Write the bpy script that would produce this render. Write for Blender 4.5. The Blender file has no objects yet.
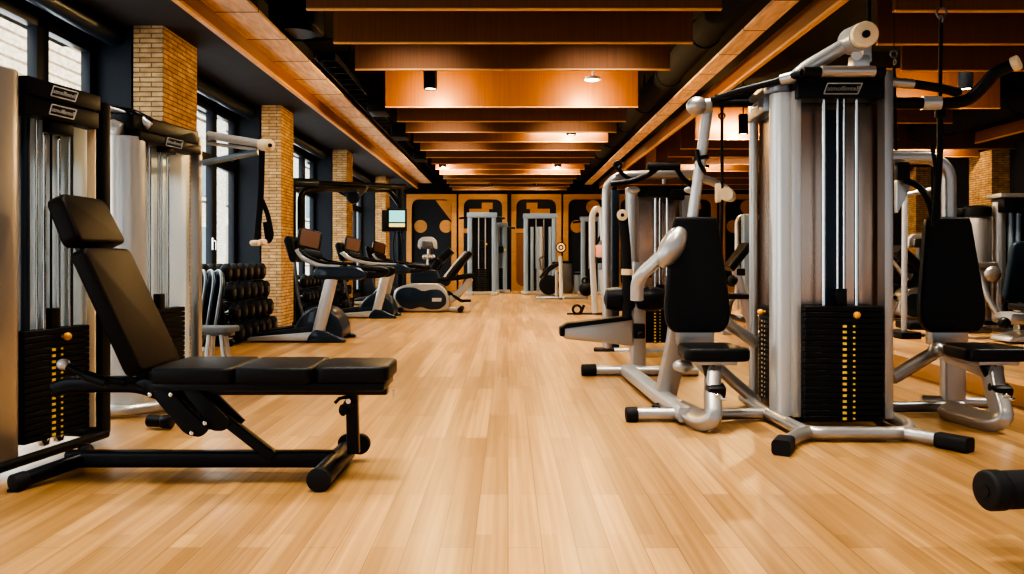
import bpy, bmesh, math, random
from mathutils import Vector, Matrix, Euler
random.seed(7)
scene = bpy.context.scene
COL = scene.collection
PI = math.pi

def P(px, py, Y):
    """photo pixel at a chosen depth -> a point of the room (camera stands at 0,0,1)"""
    return Vector(((px - 508) * Y / 800.0, Y, 1 - (py - 259) * Y / 800.0))

# ------------------------------------------------------------------ materials
def new_mat(name):
    m = bpy.data.materials.new(name); m.use_nodes = True
    nt = m.node_tree
    return m, nt, nt.nodes['Principled BSDF']

def pm(name, col, rough=.5, metal=0.0, bump=0.0, bscale=200.0, emit=None, estr=0.0, coat=0.0, var=0.0):
    m, nt, b = new_mat(name)
    b.inputs['Base Color'].default_value = (*col, 1)
    b.inputs['Roughness'].default_value = rough
    b.inputs['Metallic'].default_value = metal
    b.inputs['Coat Weight'].default_value = coat
    if max(col) < .04 and metal < .3: b.inputs['Specular IOR Level'].default_value = .22
    if 'vinyl' in name: b.inputs['Specular IOR Level'].default_value = .09 if 'brown' in name else .16
    tc = nt.nodes.new('ShaderNodeTexCoord')
    nz = nt.nodes.new('ShaderNodeTexNoise'); nz.inputs['Scale'].default_value = bscale
    nt.links.new(tc.outputs['Object'], nz.inputs['Vector'])
    if bump:
        bp = nt.nodes.new('ShaderNodeBump'); bp.inputs['Strength'].default_value = bump; bp.inputs['Distance'].default_value = .002
        nt.links.new(nz.outputs['Fac'], bp.inputs['Height']); nt.links.new(bp.outputs['Normal'], b.inputs['Normal'])
    dr = .004 if 'panel' in name else (.012 if metal > .2 else .05)
    mr = nt.nodes.new('ShaderNodeMapRange')
    mr.inputs['To Min'].default_value = max(0, rough - dr - var); mr.inputs['To Max'].default_value = min(1, rough + dr + var)
    nt.links.new(nz.outputs['Fac'], mr.inputs['Value']); nt.links.new(mr.outputs['Result'], b.inputs['Roughness'])
    if emit:
        b.inputs['Emission Color'].default_value = (*emit, 1); b.inputs['Emission Strength'].default_value = estr
    return m

def N(nt, kind, **kw):
    n = nt.nodes.new(kind)
    for k, v in kw.items():
        if hasattr(n, k) and k not in ('Scale',): setattr(n, k, v)
    return n

def brick_coords(nt, mode):
    tc = nt.nodes.new('ShaderNodeTexCoord')
    sp = nt.nodes.new('ShaderNodeSeparateXYZ'); nt.links.new(tc.outputs['Object'], sp.inputs[0])
    cb = nt.nodes.new('ShaderNodeCombineXYZ')
    if mode == 'floor':      # planks run along Y
        nt.links.new(sp.outputs['Y'], cb.inputs['X']); nt.links.new(sp.outputs['X'], cb.inputs['Y'])
    else:                    # walls: u = x + y, v = z
        ad = nt.nodes.new('ShaderNodeMath'); ad.operation = 'ADD'
        nt.links.new(sp.outputs['X'], ad.inputs[0]); nt.links.new(sp.outputs['Y'], ad.inputs[1])
        nt.links.new(ad.outputs[0], cb.inputs['X']); nt.links.new(sp.outputs['Z'], cb.inputs['Y'])
    return tc, cb

def brick_mat(name, c1, c2, mortar, bw, bh, ms, rough, mode='wall', bump=.6, offset=.5, grain=None, coat=0.0, spec=.5, lo=(.62, .58, .54), wide=False):
    m, nt, b = new_mat(name)
    tc, cb = brick_coords(nt, mode)
    br = nt.nodes.new('ShaderNodeTexBrick'); br.offset = offset
    br.inputs['Scale'].default_value = 1.0
    br.inputs['Color1'].default_value = (*c1, 1); br.inputs['Color2'].default_value = (*c2, 1); br.inputs['Mortar'].default_value = (*mortar, 1)
    br.inputs['Brick Width'].default_value = bw; br.inputs['Row Height'].default_value = bh
    br.inputs['Mortar Size'].default_value = ms; br.inputs['Mortar Smooth'].default_value = .2
    nt.links.new(cb.outputs[0], br.inputs['Vector'])
    nz = nt.nodes.new('ShaderNodeTexNoise'); nz.inputs['Detail'].default_value = 6
    mp = nt.nodes.new('ShaderNodeMapping')
    mp.inputs['Scale'].default_value = grain or (9, 9, 14)
    nt.links.new(tc.outputs['Object'], mp.inputs[0]); nt.links.new(mp.outputs[0], nz.inputs['Vector']); nz.inputs['Scale'].default_value = 1.0
    mx = nt.nodes.new('ShaderNodeMix'); mx.data_type = 'RGBA'; mx.blend_type = 'MULTIPLY'
    mx.inputs['Factor'].default_value = 1.0
    rp = nt.nodes.new('ShaderNodeValToRGB')
    rp.color_ramp.elements[0].position = .3; rp.color_ramp.elements[0].color = (*lo, 1)
    rp.color_ramp.elements[1].position = .72; rp.color_ramp.elements[1].color = (1.08, 1.08, 1.08, 1)
    nt.links.new(nz.outputs['Fac'], rp.inputs[0])
    colout = br.outputs['Color']
    if wide:   # a second, narrower strip pattern shifts the tone of single strips
        b2 = nt.nodes.new('ShaderNodeTexBrick'); b2.offset = .43
        b2.inputs['Scale'].default_value = 1.0
        b2.inputs['Color1'].default_value = (1.16, 1.18, 1.22, 1); b2.inputs['Color2'].default_value = (.80, .78, .74, 1); b2.inputs['Mortar'].default_value = (.9, .9, .9, 1)
        b2.inputs['Brick Width'].default_value = 1.13; b2.inputs['Row Height'].default_value = .059; b2.inputs['Mortar Size'].default_value = .0004
        nt.links.new(cb.outputs[0], b2.inputs['Vector'])
        m2 = nt.nodes.new('ShaderNodeMix'); m2.data_type = 'RGBA'; m2.blend_type = 'MULTIPLY'; m2.inputs['Factor'].default_value = .8
        nt.links.new(colout, m2.inputs['A']); nt.links.new(b2.outputs['Color'], m2.inputs['B']); colout = m2.outputs['Result']
    nt.links.new(colout, mx.inputs['A']); nt.links.new(rp.outputs[0], mx.inputs['B'])
    nt.links.new(mx.outputs['Result'], b.inputs['Base Color'])
    b.inputs['Roughness'].default_value = rough; b.inputs['Coat Weight'].default_value = coat
    b.inputs['Coat Roughness'].default_value = .25
    b.inputs['Specular IOR Level'].default_value = spec
    bp = nt.nodes.new('ShaderNodeBump'); bp.inputs['Strength'].default_value = bump; bp.inputs['Distance'].default_value = .006; bp.invert = True
    nt.links.new(br.outputs['Fac'], bp.inputs['Height']); nt.links.new(bp.outputs['Normal'], b.inputs['Normal'])
    return m

def wood_mat(name, c1, c2, rough=.5, scale=(30, 30, 2), coat=0):
    m, nt, b = new_mat(name)
    tc = nt.nodes.new('ShaderNodeTexCoord'); mp = nt.nodes.new('ShaderNodeMapping'); mp.inputs['Scale'].default_value = scale
    nz = nt.nodes.new('ShaderNodeTexNoise'); nz.inputs['Scale'].default_value = 1; nz.inputs['Detail'].default_value = 5
    nt.links.new(tc.outputs['Object'], mp.inputs[0]); nt.links.new(mp.outputs[0], nz.inputs['Vector'])
    rp = nt.nodes.new('ShaderNodeValToRGB')
    rp.color_ramp.elements[0].position = .3; rp.color_ramp.elements[0].color = (*c1, 1)
    rp.color_ramp.elements[1].position = .7; rp.color_ramp.elements[1].color = (*c2, 1)
    nt.links.new(nz.outputs['Fac'], rp.inputs[0]); nt.links.new(rp.outputs[0], b.inputs['Base Color'])
    b.inputs['Roughness'].default_value = rough; b.inputs['Coat Weight'].default_value = coat
    return m

def glass_mat(name, tint, gloss=.08):
    m = bpy.data.materials.new(name); m.use_nodes = True; nt = m.node_tree; nt.nodes.clear()
    out = nt.nodes.new('ShaderNodeOutputMaterial'); mx = nt.nodes.new('ShaderNodeMixShader')
    tr = nt.nodes.new('ShaderNodeBsdfTransparent'); tr.inputs[0].default_value = (*tint, 1)
    gl = nt.nodes.new('ShaderNodeBsdfGlossy'); gl.inputs['Roughness'].default_value = .03
    mx.inputs[0].default_value = gloss
    nt.links.new(tr.outputs[0], mx.inputs[1]); nt.links.new(gl.outputs[0], mx.inputs[2]); nt.links.new(mx.outputs[0], out.inputs[0])
    return m

def emis_mat(name, col, s):
    return pm(name, (.8, .8, .8), .5, emit=col, estr=s)

M = {}
M['floor'] = brick_mat('oak_planks', (.53, .30, .108), (.335, .178, .058), (.20, .10, .035), 1.7, .118, .0016, .34, 'floor', bump=.1, offset=.37, grain=(46, .8, 1), coat=.15, lo=(.70, .64, .58), wide=True)
M['brick'] = brick_mat('yellow_brick', (.70, .48, .24), (.52, .32, .14), (.22, .13, .06), .22, .046, .006, .85, bump=1.0)
M['facade'] = brick_mat('pale_boards', (.92, .80, .62), (.86, .73, .55), (.40, .30, .2), 9.0, .24, .03, .8, bump=.4)
M['facade2'] = brick_mat('pale_brick', (.82, .79, .72), (.72, .68, .60), (.60, .55, .48), .26, .085, .008, .8, bump=.3)
M['dark_wall'] = pm('navy_wall_paint', (.014, .018, .026), .55, bscale=6)
M['charcoal_plaster'] = pm('charcoal_plaster', (.030, .029, .030), .8, bscale=5, bump=.2)
M['black_ceiling'] = pm('black_ceiling_paint', (.008, .008, .009), .9, bscale=5)
M['frame_navy'] = pm('navy_window_frame', (.010, .013, .018), .4)
M['fin'] = wood_mat('walnut_veneer', (.120, .043, .011), (.160, .060, .016), .45, (70, 70, 1.5))
M['fin_edge'] = wood_mat('pale_lit_wood_edge', (.55, .28, .09), (.68, .36, .13), .5, (2, 60, 60))  # pale fascia edges; on the baffles it paints light along their undersides
M['beam'] = wood_mat('red_brown_board', (.17, .060, .018), (.23, .085, .027), .5, (40, 1.5, 40))
M['plank_soffit'] = brick_mat('pale_soffit_planks', (.82, .58, .37), (.70, .46, .27), (.04, .025, .012), .95, 3.0, .014, .6, 'floor', bump=.5, grain=(22, 3, 3))
M['orange_ply'] = wood_mat('orange_plywood', (.42, .20, .055), (.50, .25, .075), .5, (3, 3, 20))
M['brown_wall'] = wood_mat('brown_plywood', (.20, .075, .020), (.27, .105, .030), .6, (6, 6, 1))
M['silver'] = pm('silver_powder_coat', (.46, .44, .42), .37, .85, bscale=300)
M['silver_lt'] = pm('pale_silver_powder_coat', (.52, .515, .50), .30, .5, bscale=300)
M['silver_dk'] = pm('dark_silver_powder_coat', (.16, .16, .165), .34, .85, bscale=300)
M['bronze_panel'] = pm('satin_metal_panel', (.50, .37, .29), .26, 1.0, bscale=40)
M['frost'] = pm('pale_satin_panel', (.70, .86, 1.0), .28, .12, bscale=40)
M['chrome'] = pm('chrome', (.80, .79, .76), .12, 1.0)
M['black_metal'] = pm('black_powder_coat', (.005, .006, .008), .34, .0, bscale=400)
M['black_plastic'] = pm('black_plastic', (.005, .0055, .0065), .42)
M['black_plate'] = pm('black_weight_plate', (.005, .005, .0055), .5)
M['navy_plastic'] = pm('navy_plastic', (.010, .020, .034), .32, coat=.3)
M['leather'] = pm('black_vinyl', (.008, .008, .0088), .40, bump=.25, bscale=450)
M['leather_br'] = pm('brown_black_vinyl', (.009, .0060, .005), .40, bump=.3, bscale=450)
M['leather_bl'] = pm('blue_black_vinyl', (.012, .024, .036), .42, bump=.2, bscale=450)
M['rubber'] = pm('black_rubber', (.009, .009, .010), .6, bump=.2)
M['foam'] = pm('black_foam_grip', (.011, .011, .012), .75, bump=.4, bscale=700)
M['cream'] = pm('cream_plastic', (.78, .60, .36), .4)
M['yellow'] = pm('yellow_glow_paint', (.85, .52, .03), .5, emit=(.85, .5, .03), estr=.15)  # numbers and knobs get a faint added glow, though they are no lamps
M['orange'] = pm('orange_plastic', (.90, .38, .02), .4)
M['logo'] = pm('pale_print', (.36, .36, .35), .5)
M['grey_pad'] = pm('grey_vinyl', (.12, .13, .14), .5, bump=.2)
M['screen'] = pm('brown_screen', (.10, .045, .025), .25, emit=(.45, .17, .08), estr=.06)
M['screen_teal'] = pm('teal_screen', (.10, .35, .35), .2, emit=(.25, .75, .70), estr=.8)
M['screen_yel'] = pm('yellow_screen', (.6, .5, .2), .3, emit=(.9, .65, .2), estr=.7)
M['pink'] = pm('pink_placard', (.80, .36, .30), .5)
M['green'] = pm('green_storage', (.02, .14, .10), .6)
M['bluegrey'] = pm('blue_grey_metal', (.24, .31, .38), .35, .5)
M['navy_metal'] = pm('navy_metal', (.022, .034, .052), .35, .5)
M['lamp'] = emis_mat('lamp_glow', (1, .80, .50), 14)
M['lamp_panel'] = emis_mat('warm_panel_glow', (1, .62, .20), 1.6)
M['glass'] = glass_mat('window_glass', (.93, .96, .97))
M['int_glass'] = glass_mat('smoked_glass', (.80, .84, .88), .06)
M['teal_glass'] = pm('far_window_glass', (.30, .42, .48), .15, .3)
M['white'] = pm('off_white_trim', (.75, .72, .66), .5)

# ------------------------------------------------------------------ objects
def setp(o, label=None, cat=None, group=None, kind=None):
    if label: o['label'] = label
    if cat: o['category'] = cat
    if group: o['group'] = group
    if kind: o['kind'] = kind
    return o

def thing(name, label, cat, loc=(0, 0, 0), rz=0, group=None):
    o = bpy.data.objects.new(name, None); COL.objects.link(o)
    o.empty_display_size = .1
    o.location = loc; o.rotation_euler = (0, 0, rz)
    return setp(o, label, cat, group)

def root_of(o):
    while o.parent: o = o.parent
    return o

def root_matrix(o):
    r = root_of(o)
    return Matrix.Translation(r.location) @ r.rotation_euler.to_matrix().to_4x4()

def copy_tree(o, parent=None):
    c = o.copy(); COL.objects.link(c)
    if parent: c.parent = parent
    for ch in list(o.children): copy_tree(ch, c)
    return c

def fillet(pts, r, n=5):
    pts = [Vector(p) for p in pts]
    if r <= 0 or len(pts) < 3: return pts
    out = [pts[0]]
    for i in range(1, len(pts) - 1):
        a, b, c = pts[i - 1], pts[i], pts[i + 1]
        u = (a - b); v = (c - b); la, lc = u.length, v.length
        if la < 1e-6 or lc < 1e-6: continue
        u /= la; v /= lc
        d = min(r, la * .48, lc * .48)
        p0, p1 = b + u * d, b + v * d
        for k in range(n + 1):
            t = k / n
            out.append((1 - t) ** 2 * p0 + 2 * t * (1 - t) * b + t * t * p1)
    out.append(pts[-1])
    return out

def rrect(w, h, r, n=4, cx=0, cy=0):
    """rounded rectangle outline"""
    out = []
    r = min(r, w / 2 - 1e-4, h / 2 - 1e-4)
    for sx, sy, a0 in ((1, 1, 0), (-1, 1, 90), (-1, -1, 180), (1, -1, 270)):
        for k in range(n + 1):
            a = math.radians(a0 + 90 * k / n)
            out.append((cx + sx * (w / 2 - r) + r * math.cos(a), cy + sy * (h / 2 - r) + r * math.sin(a)))
    return out

def round_poly(poly, r, n=4):
    """round the corners of a polygon"""
    pts = [Vector((p[0], p[1])) for p in poly]; out = []
    L = len(pts)
    for i in range(L):
        a, b, c = pts[i - 1], pts[i], pts[(i + 1) % L]
        u = a - b; v = c - b; d = min(r, u.length * .45, v.length * .45)
        p0, p1 = b + u.normalized() * d, b + v.normalized() * d
        for k in range(n + 1):
            t = k / n
            q = (1 - t) ** 2 * p0 + 2 * t * (1 - t) * b + t * t * p1
            out.append((q.x, q.y))
    return out

class MB:
    def __init__(s, mtx=None):
        s.bm = bmesh.new(); s.m = mtx or Matrix()
    def _add(s, t, xf=None):
        mm = s.m @ xf if xf is not None else s.m
        t.transform(mm)
        me = bpy.data.meshes.new('tmp'); t.to_mesh(me); t.free()
        s.bm.from_mesh(me); bpy.data.meshes.remove(me)
        return s
    def box(s, c, size, rot=(0, 0, 0), bev=0.0, seg=2, xf=None):
        t = bmesh.new(); bmesh.ops.create_cube(t, size=1)
        t.transform(Matrix.Diagonal((*size, 1)))
        if bev: bmesh.ops.bevel(t, geom=list(t.edges), offset=min(bev, min(size) * .45), segments=seg, profile=.6, affect='EDGES', clamp_overlap=True)
        t.transform(Matrix.Translation(c) @ Euler(rot).to_matrix().to_4x4())
        return s._add(t, xf)
    def cyl(s, p0, p1, r, r2=None, seg=20, bev=0.0, xf=None):
        p0, p1 = Vector(p0), Vector(p1); d = p1 - p0
        t = bmesh.new()
        bmesh.ops.create_cone(t, cap_ends=True, segments=seg, radius1=r, radius2=r if r2 is None else r2, depth=d.length)
        if bev:
            ed = [e for e in t.edges if len(e.link_faces) == 2 and abs(e.link_faces[0].normal.dot(e.link_faces[1].normal)) < .5]
            bmesh.ops.bevel(t, geom=ed, offset=min(bev, r * .6, d.length * .4), segments=3, profile=.5, affect='EDGES')
        t.transform(Matrix.Translation((p0 + p1) / 2) @ d.to_track_quat('Z', 'Y').to_matrix().to_4x4())
        return s._add(t, xf)
    def sphere(s, c, r, sc=(1, 1, 1), seg=20, rot=(0, 0, 0), xf=None):
        t = bmesh.new(); bmesh.ops.create_uvsphere(t, u_segments=seg, v_segments=max(8, seg // 2), radius=r)
        t.transform(Matrix.Translation(c) @ Euler(rot).to_matrix().to_4x4() @ Matrix.Diagonal((*sc, 1)))
        return s._add(t, xf)
    def tube(s, pts, r, fil=0.0, seg=12, rect=None, up=None, r_end=None, xf=None):
        """round tube, or with rect=(w, h, corner) a rounded box section, along a path"""
        pts = fillet(pts, fil)
        t = bmesh.new(); rings = []
        n = len(pts)
        tang = []
        for i in range(n):
            a = pts[max(0, i - 1)]; b = pts[min(n - 1, i + 1)]
            tang.append((b - a).normalized())
        ref = Vector(up) if up is not None else (Vector((0, 0, 1)) if abs(tang[0].z) < .9 else Vector((0, 1, 0)))
        nrm = (ref - tang[0] * ref.dot(tang[0])).normalized()
        for i in range(n):
            if i:
                q = tang[i - 1].rotation_difference(tang[i]); nrm = q @ nrm
                nrm = (nrm - tang[i] * nrm.dot(tang[i])).normalized()
            bi = tang[i].cross(nrm)
            k = 1.0
            if 0 < i < n - 1:
                c = tang[i].dot((pts[i] - pts[i - 1]).normalized()); k = 1 / max(.5, c)
            if rect:
                outl = rrect(rect[0], rect[1], rect[2], 3)
            else:
                rr = r if r_end is None else r + (r_end - r) * i / (n - 1)
                outl = [(rr * math.cos(2 * PI * j / seg), rr * math.sin(2 * PI * j / seg)) for j in range(seg)]
            rings.append([t.verts.new(pts[i] + bi * (o[0] * (k if not rect else 1)) + nrm * o[1]) for o in outl])
        m_ = len(rings[0])
        for i in range(n - 1):
            for j in range(m_):
                t.faces.new((rings[i][j], rings[i][(j + 1) % m_], rings[i + 1][(j + 1) % m_], rings[i + 1][j]))
        t.faces.new(rings[0][::-1]); t.faces.new(rings[-1])
        bmesh.ops.recalc_face_normals(t, faces=list(t.faces))
        return s._add(t, xf)
    def prism(s, poly, plane, lo, hi, bev=0.0, seg=3, xf=None):
        """polygon in a plane ('xz','xy','yz') given thickness along the third axis"""
        t = bmesh.new()
        def mk(a, b, c):
            return {'xz': (a, c, b), 'xy': (a, b, c), 'yz': (c, a, b)}[plane]
        v = [t.verts.new(mk(p[0], p[1], lo)) for p in poly]
        f = t.faces.new(v)
        r = bmesh.ops.extrude_face_region(t, geom=[f])
        d = Vector(mk(0, 0, hi - lo))
        for e in r['geom']:
            if isinstance(e, bmesh.types.BMVert): e.co += d
        bmesh.ops.recalc_face_normals(t, faces=list(t.faces))
        if bev:
            ax = Vector(mk(0, 0, 1))
            ed = []
            for e in t.edges:
                if len(e.link_faces) == 2:
                    caps = [abs(fc.normal.dot(ax)) > .99 for fc in e.link_faces]
                    if caps[0] != caps[1]: ed.append(e)
            bmesh.ops.bevel(t, geom=ed, offset=bev, segments=seg, profile=.5, affect='EDGES', clamp_overlap=True)
        return s._add(t, xf)
    def lathe(s, prof, c, axis=(0, 0, 1), seg=24, xf=None):
        t = bmesh.new(); rings = []
        for r, h in prof:
            rings.append([t.verts.new((max(r, 1e-4) * math.cos(2 * PI * j / seg), max(r, 1e-4) * math.sin(2 * PI * j / seg), h)) for j in range(seg)])
        for a, b in zip(rings, rings[1:]):
            for j in range(seg):
                t.faces.new((a[j], a[(j + 1) % seg], b[(j + 1) % seg], b[j]))
        t.faces.new(rings[0][::-1]); t.faces.new(rings[-1])
        bmesh.ops.recalc_face_normals(t, faces=list(t.faces))
        t.transform(Matrix.Translation(c) @ Vector(axis).to_track_quat('Z', 'Y').to_matrix().to_4x4())
        return s._add(t, xf)
    def torus(s, c, R, r, axis=(0, 0, 1), seg=28, a0=0, a1=2 * PI, xf=None):
        q = Vector(axis).to_track_quat('Z', 'Y')
        n = seg; full = abs(a1 - a0 - 2 * PI) < 1e-3
        t = bmesh.new(); rings = []
        for i in range(n if full else n + 1):
            a = a0 + (a1 - a0) * i / n
            rings.append([t.verts.new(((R + r * math.cos(b)) * math.cos(a), (R + r * math.cos(b)) * math.sin(a), r * math.sin(b))) for b in [2 * PI * j / 10 for j in range(10)]])
        k = len(rings)
        for i in range(k if full else k - 1):
            a, b = rings[i], rings[(i + 1) % k]
            for j in range(10): t.faces.new((a[j], a[(j + 1) % 10], b[(j + 1) % 10], b[j]))
        if not full:
            t.faces.new(rings[0]); t.faces.new(rings[-1])
        bmesh.ops.recalc_face_normals(t, faces=list(t.faces))
        t.transform(Matrix.Translation(c) @ q.to_matrix().to_4x4())
        return s._add(t, xf)
    def text(s, body, size, xf, extr=.001, shear=0.0):
        cu = bpy.data.curves.new('txt', 'FONT'); cu.body = body; cu.size = size; cu.extrude = extr
        cu.align_x = 'CENTER'; cu.align_y = 'CENTER'; cu.shear = shear; cu.resolution_u = 2
        ob = bpy.data.objects.new('txt', cu); COL.objects.link(ob)
        me = bpy.data.meshes.new_from_object(ob)
        t = bmesh.new(); t.from_mesh(me)
        bpy.data.objects.remove(ob); bpy.data.curves.remove(cu); bpy.data.meshes.remove(me)
        return s._add(t, xf)
    def build(s, name, mat, parent=None, smooth=True, label=None, kind=None, ang=38):
        me = bpy.data.meshes.new(name)
        if parent is not None: s.bm.transform(root_matrix(parent).inverted())
        s.bm.to_mesh(me); s.bm.free()
        if smooth:
            me.polygons.foreach_set('use_smooth', [True] * len(me.polygons))
            me.set_sharp_from_angle(angle=math.radians(ang))
        me.materials.append(M[mat] if isinstance(mat, str) else mat)
        o = bpy.data.objects.new(name, me); COL.objects.link(o)
        if parent is not None: o.parent = parent
        return setp(o, label, kind=kind)

ORD = ['first', 'second', 'third', 'fourth', 'fifth', 'sixth', 'seventh', 'eighth', 'ninth', 'tenth', 'eleventh', 'twelfth', 'thirteenth', 'fourteenth', 'fifteenth', 'sixteenth', 'seventeenth', 'eighteenth']
def T(x, y, z=0): return Matrix.Translation((x, y, z))
def RZ(d): return Matrix.Rotation(math.radians(d), 4, 'Z')
def RX(d): return Matrix.Rotation(math.radians(d), 4, 'X')
def RY(d): return Matrix.Rotation(math.radians(d), 4, 'Y')
# ================================================================== THE SETTING
YB, YF = 25.0, -3.5            # back wall, open end behind the camera
XL, XR = -3.9, 10.1
def struct(name, b, mat, parent=None, label=None):
    return b.build(name, mat, parent, label=label, kind='structure')

struct('floor', MB().box(((XL + XR) / 2 - .1, (YB + YF) / 2, -.05), (XR - XL + .8, YB - YF + .4, .1)), 'floor')
struct('ceiling', MB().box(((XL + XR) / 2, (YB + YF) / 2, 4.05), (XR - XL + .6, YB - YF + .4, .1)), 'black_ceiling')
b = MB().box((XL - .2 + .535, (YB + YF) / 2, 3.6), (1.47, YB - YF, .8))
struct('ceiling_soffit', b, 'charcoal_plaster')
COLS = [(-2.9, -2.1), (2.9, 3.6), (7.54, 8.36), (11.45, 12.12), (16.1, 16.75), (21.3, 21.95)]
b = MB()
edges = [YF] + [v for c in COLS for v in c] + [YB]
for i in range(0, len(edges), 2):
    b.box((-4.05, (edges[i] + edges[i + 1]) / 2, .07), (.3, edges[i + 1] - edges[i], .14))
    b.box((-4.05, (edges[i] + edges[i + 1]) / 2, 3.1), (.3, edges[i + 1] - edges[i], .2))
for a, c in COLS:
    b.box((-3.75, (a + c) / 2, 1.6), (.44, c - a, 3.2))
struct('wall_left', b, 'dark_wall')
for i, (a, c) in enumerate(COLS):
    struct('trim_%d' % (i + 1), MB().box((-3.40, (a + c) / 2, 1.6), (.30, c - a, 3.2)), 'brick', label='yellow brick column by the left windows')
# windows
wn = 0
for i in range(len(COLS)):
    y0 = COLS[i][1]; y1 = COLS[i + 1][0] if i + 1 < len(COLS) else YB
    wn += 1
    xs = -3.93
    f = MB()
    cuts = [y0 + .05, y1 - 2.0, y1 - .85, y1 - .05] if y1 - y0 > 2.6 else [y0 + .05, y1 - .85, y1 - .05]
    for q in cuts: f.box((xs, q, 1.57), (.09, .10 if q in (cuts[0], cuts[-1]) else .17, 2.86), bev=.008)
    for z in (.17, 2.97): f.box((xs, (y0 + y1) / 2, z), (.09, y1 - y0, .09), bev=.008)
    f.box((xs, (y0 + y1) / 2, 2.30), (.085, y1 - y0, .15), bev=.008)
    fo = struct('window_%d' % wn, f, 'frame_navy')
    for q0, q1 in zip(cuts, cuts[1:]):
        for z0, z1 in ((.2, 2.26), (2.36, 2.94)):
            MB().box((xs - .01, (q0 + q1) / 2, (z0 + z1) / 2), (.012, q1 - q0 - .06, z1 - z0)).build('pane', 'glass', fo)
    MB().box((xs + .06, y1 - .95, 1.2), (.025, .03, .16), bev=.008).tube([(xs + .06, y1 - .95, 1.24), (xs + .10, y1 - .95, 1.24), (xs + .10, y1 - .95, 1.12)], .01, .02).build('window_handle', 'chrome', fo)
    struct('trim_%d' % (20 + wn), MB().cyl((-3.70, y0 + .02, 3.08), (-3.70, y1 - .02, 3.08), .085), 'navy_metal', label='roller blind case above the window')
# right wall
struct('wall_right', MB().box((XR + .15, (YB + YF) / 2, 2.0), (.3, YB - YF, 4.0)), 'dark_wall')
for i, (a, c) in enumerate([(8.9, 9.6), (16.1, 16.9), (19.1, 19.8)]):
    struct('trim_%d' % (30 + i), MB().box((XR - .18, (a + c) / 2, 1.6), (.36, c - a, 3.2)), 'brick', label='yellow brick column on the right wall')
struct('trim_40', MB().box((9.45, (15 + YF) / 2, 3.6), (1.3, 15 - YF, .8)), 'charcoal_plaster', label='charcoal soffit by the right wall')
struct('trim_41', MB().box((8.78, (15 + YF) / 2, 3.28), (.05, 15 - YF, .2)), 'beam', label='wooden fascia board by the right wall')
struct('trim_42', MB().box((8.775, (15 + YF) / 2, 3.172), (.06, 15 - YF, .02)), 'fin_edge', label='pale edge of the right fascia board')
# low wooden sill between the hall and the right bay
struct('trim_43', MB().box((3.53, (YB + 2.2) / 2, .075), (.16, YB - 2.2, .15), bev=.012), 'orange_ply', label='low wooden sill along the right side of the floor')
# beams: fascia board + light edge + plank soffit, left and right of the centre baffles
struct('trim_44', MB().box((-2.81, (YB + YF) / 2, 3.30), (.05, YB - YF, .18)), 'beam', label='long red-brown fascia board along the left')
struct('trim_45', MB().box((-2.81, (YB + YF) / 2, 3.195), (.055, YB - YF, .028)), 'fin_edge', label='pale lower edge of the left fascia board')
struct('trim_46', MB().box((-2.58, (YB + YF) / 2, 3.36), (.42, YB - YF, .03)), 'plank_soffit', label='pale plank soffit along the left')
struct('trim_47', MB().box((2.85, (YB + YF) / 2, 3.30), (.05, YB - YF, .18)), 'beam', label='long red-brown fascia board along the right')
struct('trim_48', MB().box((2.85, (YB + YF) / 2, 3.195), (.055, YB - YF, .028)), 'fin_edge', label='pale lower edge of the right fascia board')
struct('trim_49', MB().box((2.49, (YB + YF) / 2, 3.32), (.22, YB - YF, .03)), 'plank_soffit', label='narrow plank soffit along the right')

# back wall with its orange frames
struct('wall_back', MB().box(((XL + XR) / 2, YB + .15, 2.0), (XR - XL + .6, .3, 4.0)), 'dark_wall')
def ring(b, x0, x1, z0, z1, wd, r, y0, y1):
    o = rrect(x1 - x0, z1 - z0, .02, 6, (x0 + x1) / 2, (z0 + z1) / 2)
    n = rrect(x1 - x0 - 2 * wd, z1 - z0 - 2 * wd, r, 6, (x0 + x1) / 2, (z0 + z1) / 2)
    t = bmesh.new(); L = len(o)
    R = [[t.verts.new((p[0], y, p[1])) for p in q] for q, y in ((o, y0), (n, y0), (n, y1), (o, y1))]
    for k in range(4):
        A, B = R[k], R[(k + 1) % 4]
        for j in range(L): t.faces.new((A[j], A[(j + 1) % L], B[(j + 1) % L], B[j]))
    bmesh.ops.recalc_face_normals(t, faces=list(t.faces)); b._add(t)
mods = [(-3.16, -1.60), (-1.54, -.02), (.10, 1.66), (1.72, 3.28), (3.34, 4.9), (4.96, 6.5), (6.6, 8.1)]
YW = YB - .02
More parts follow.
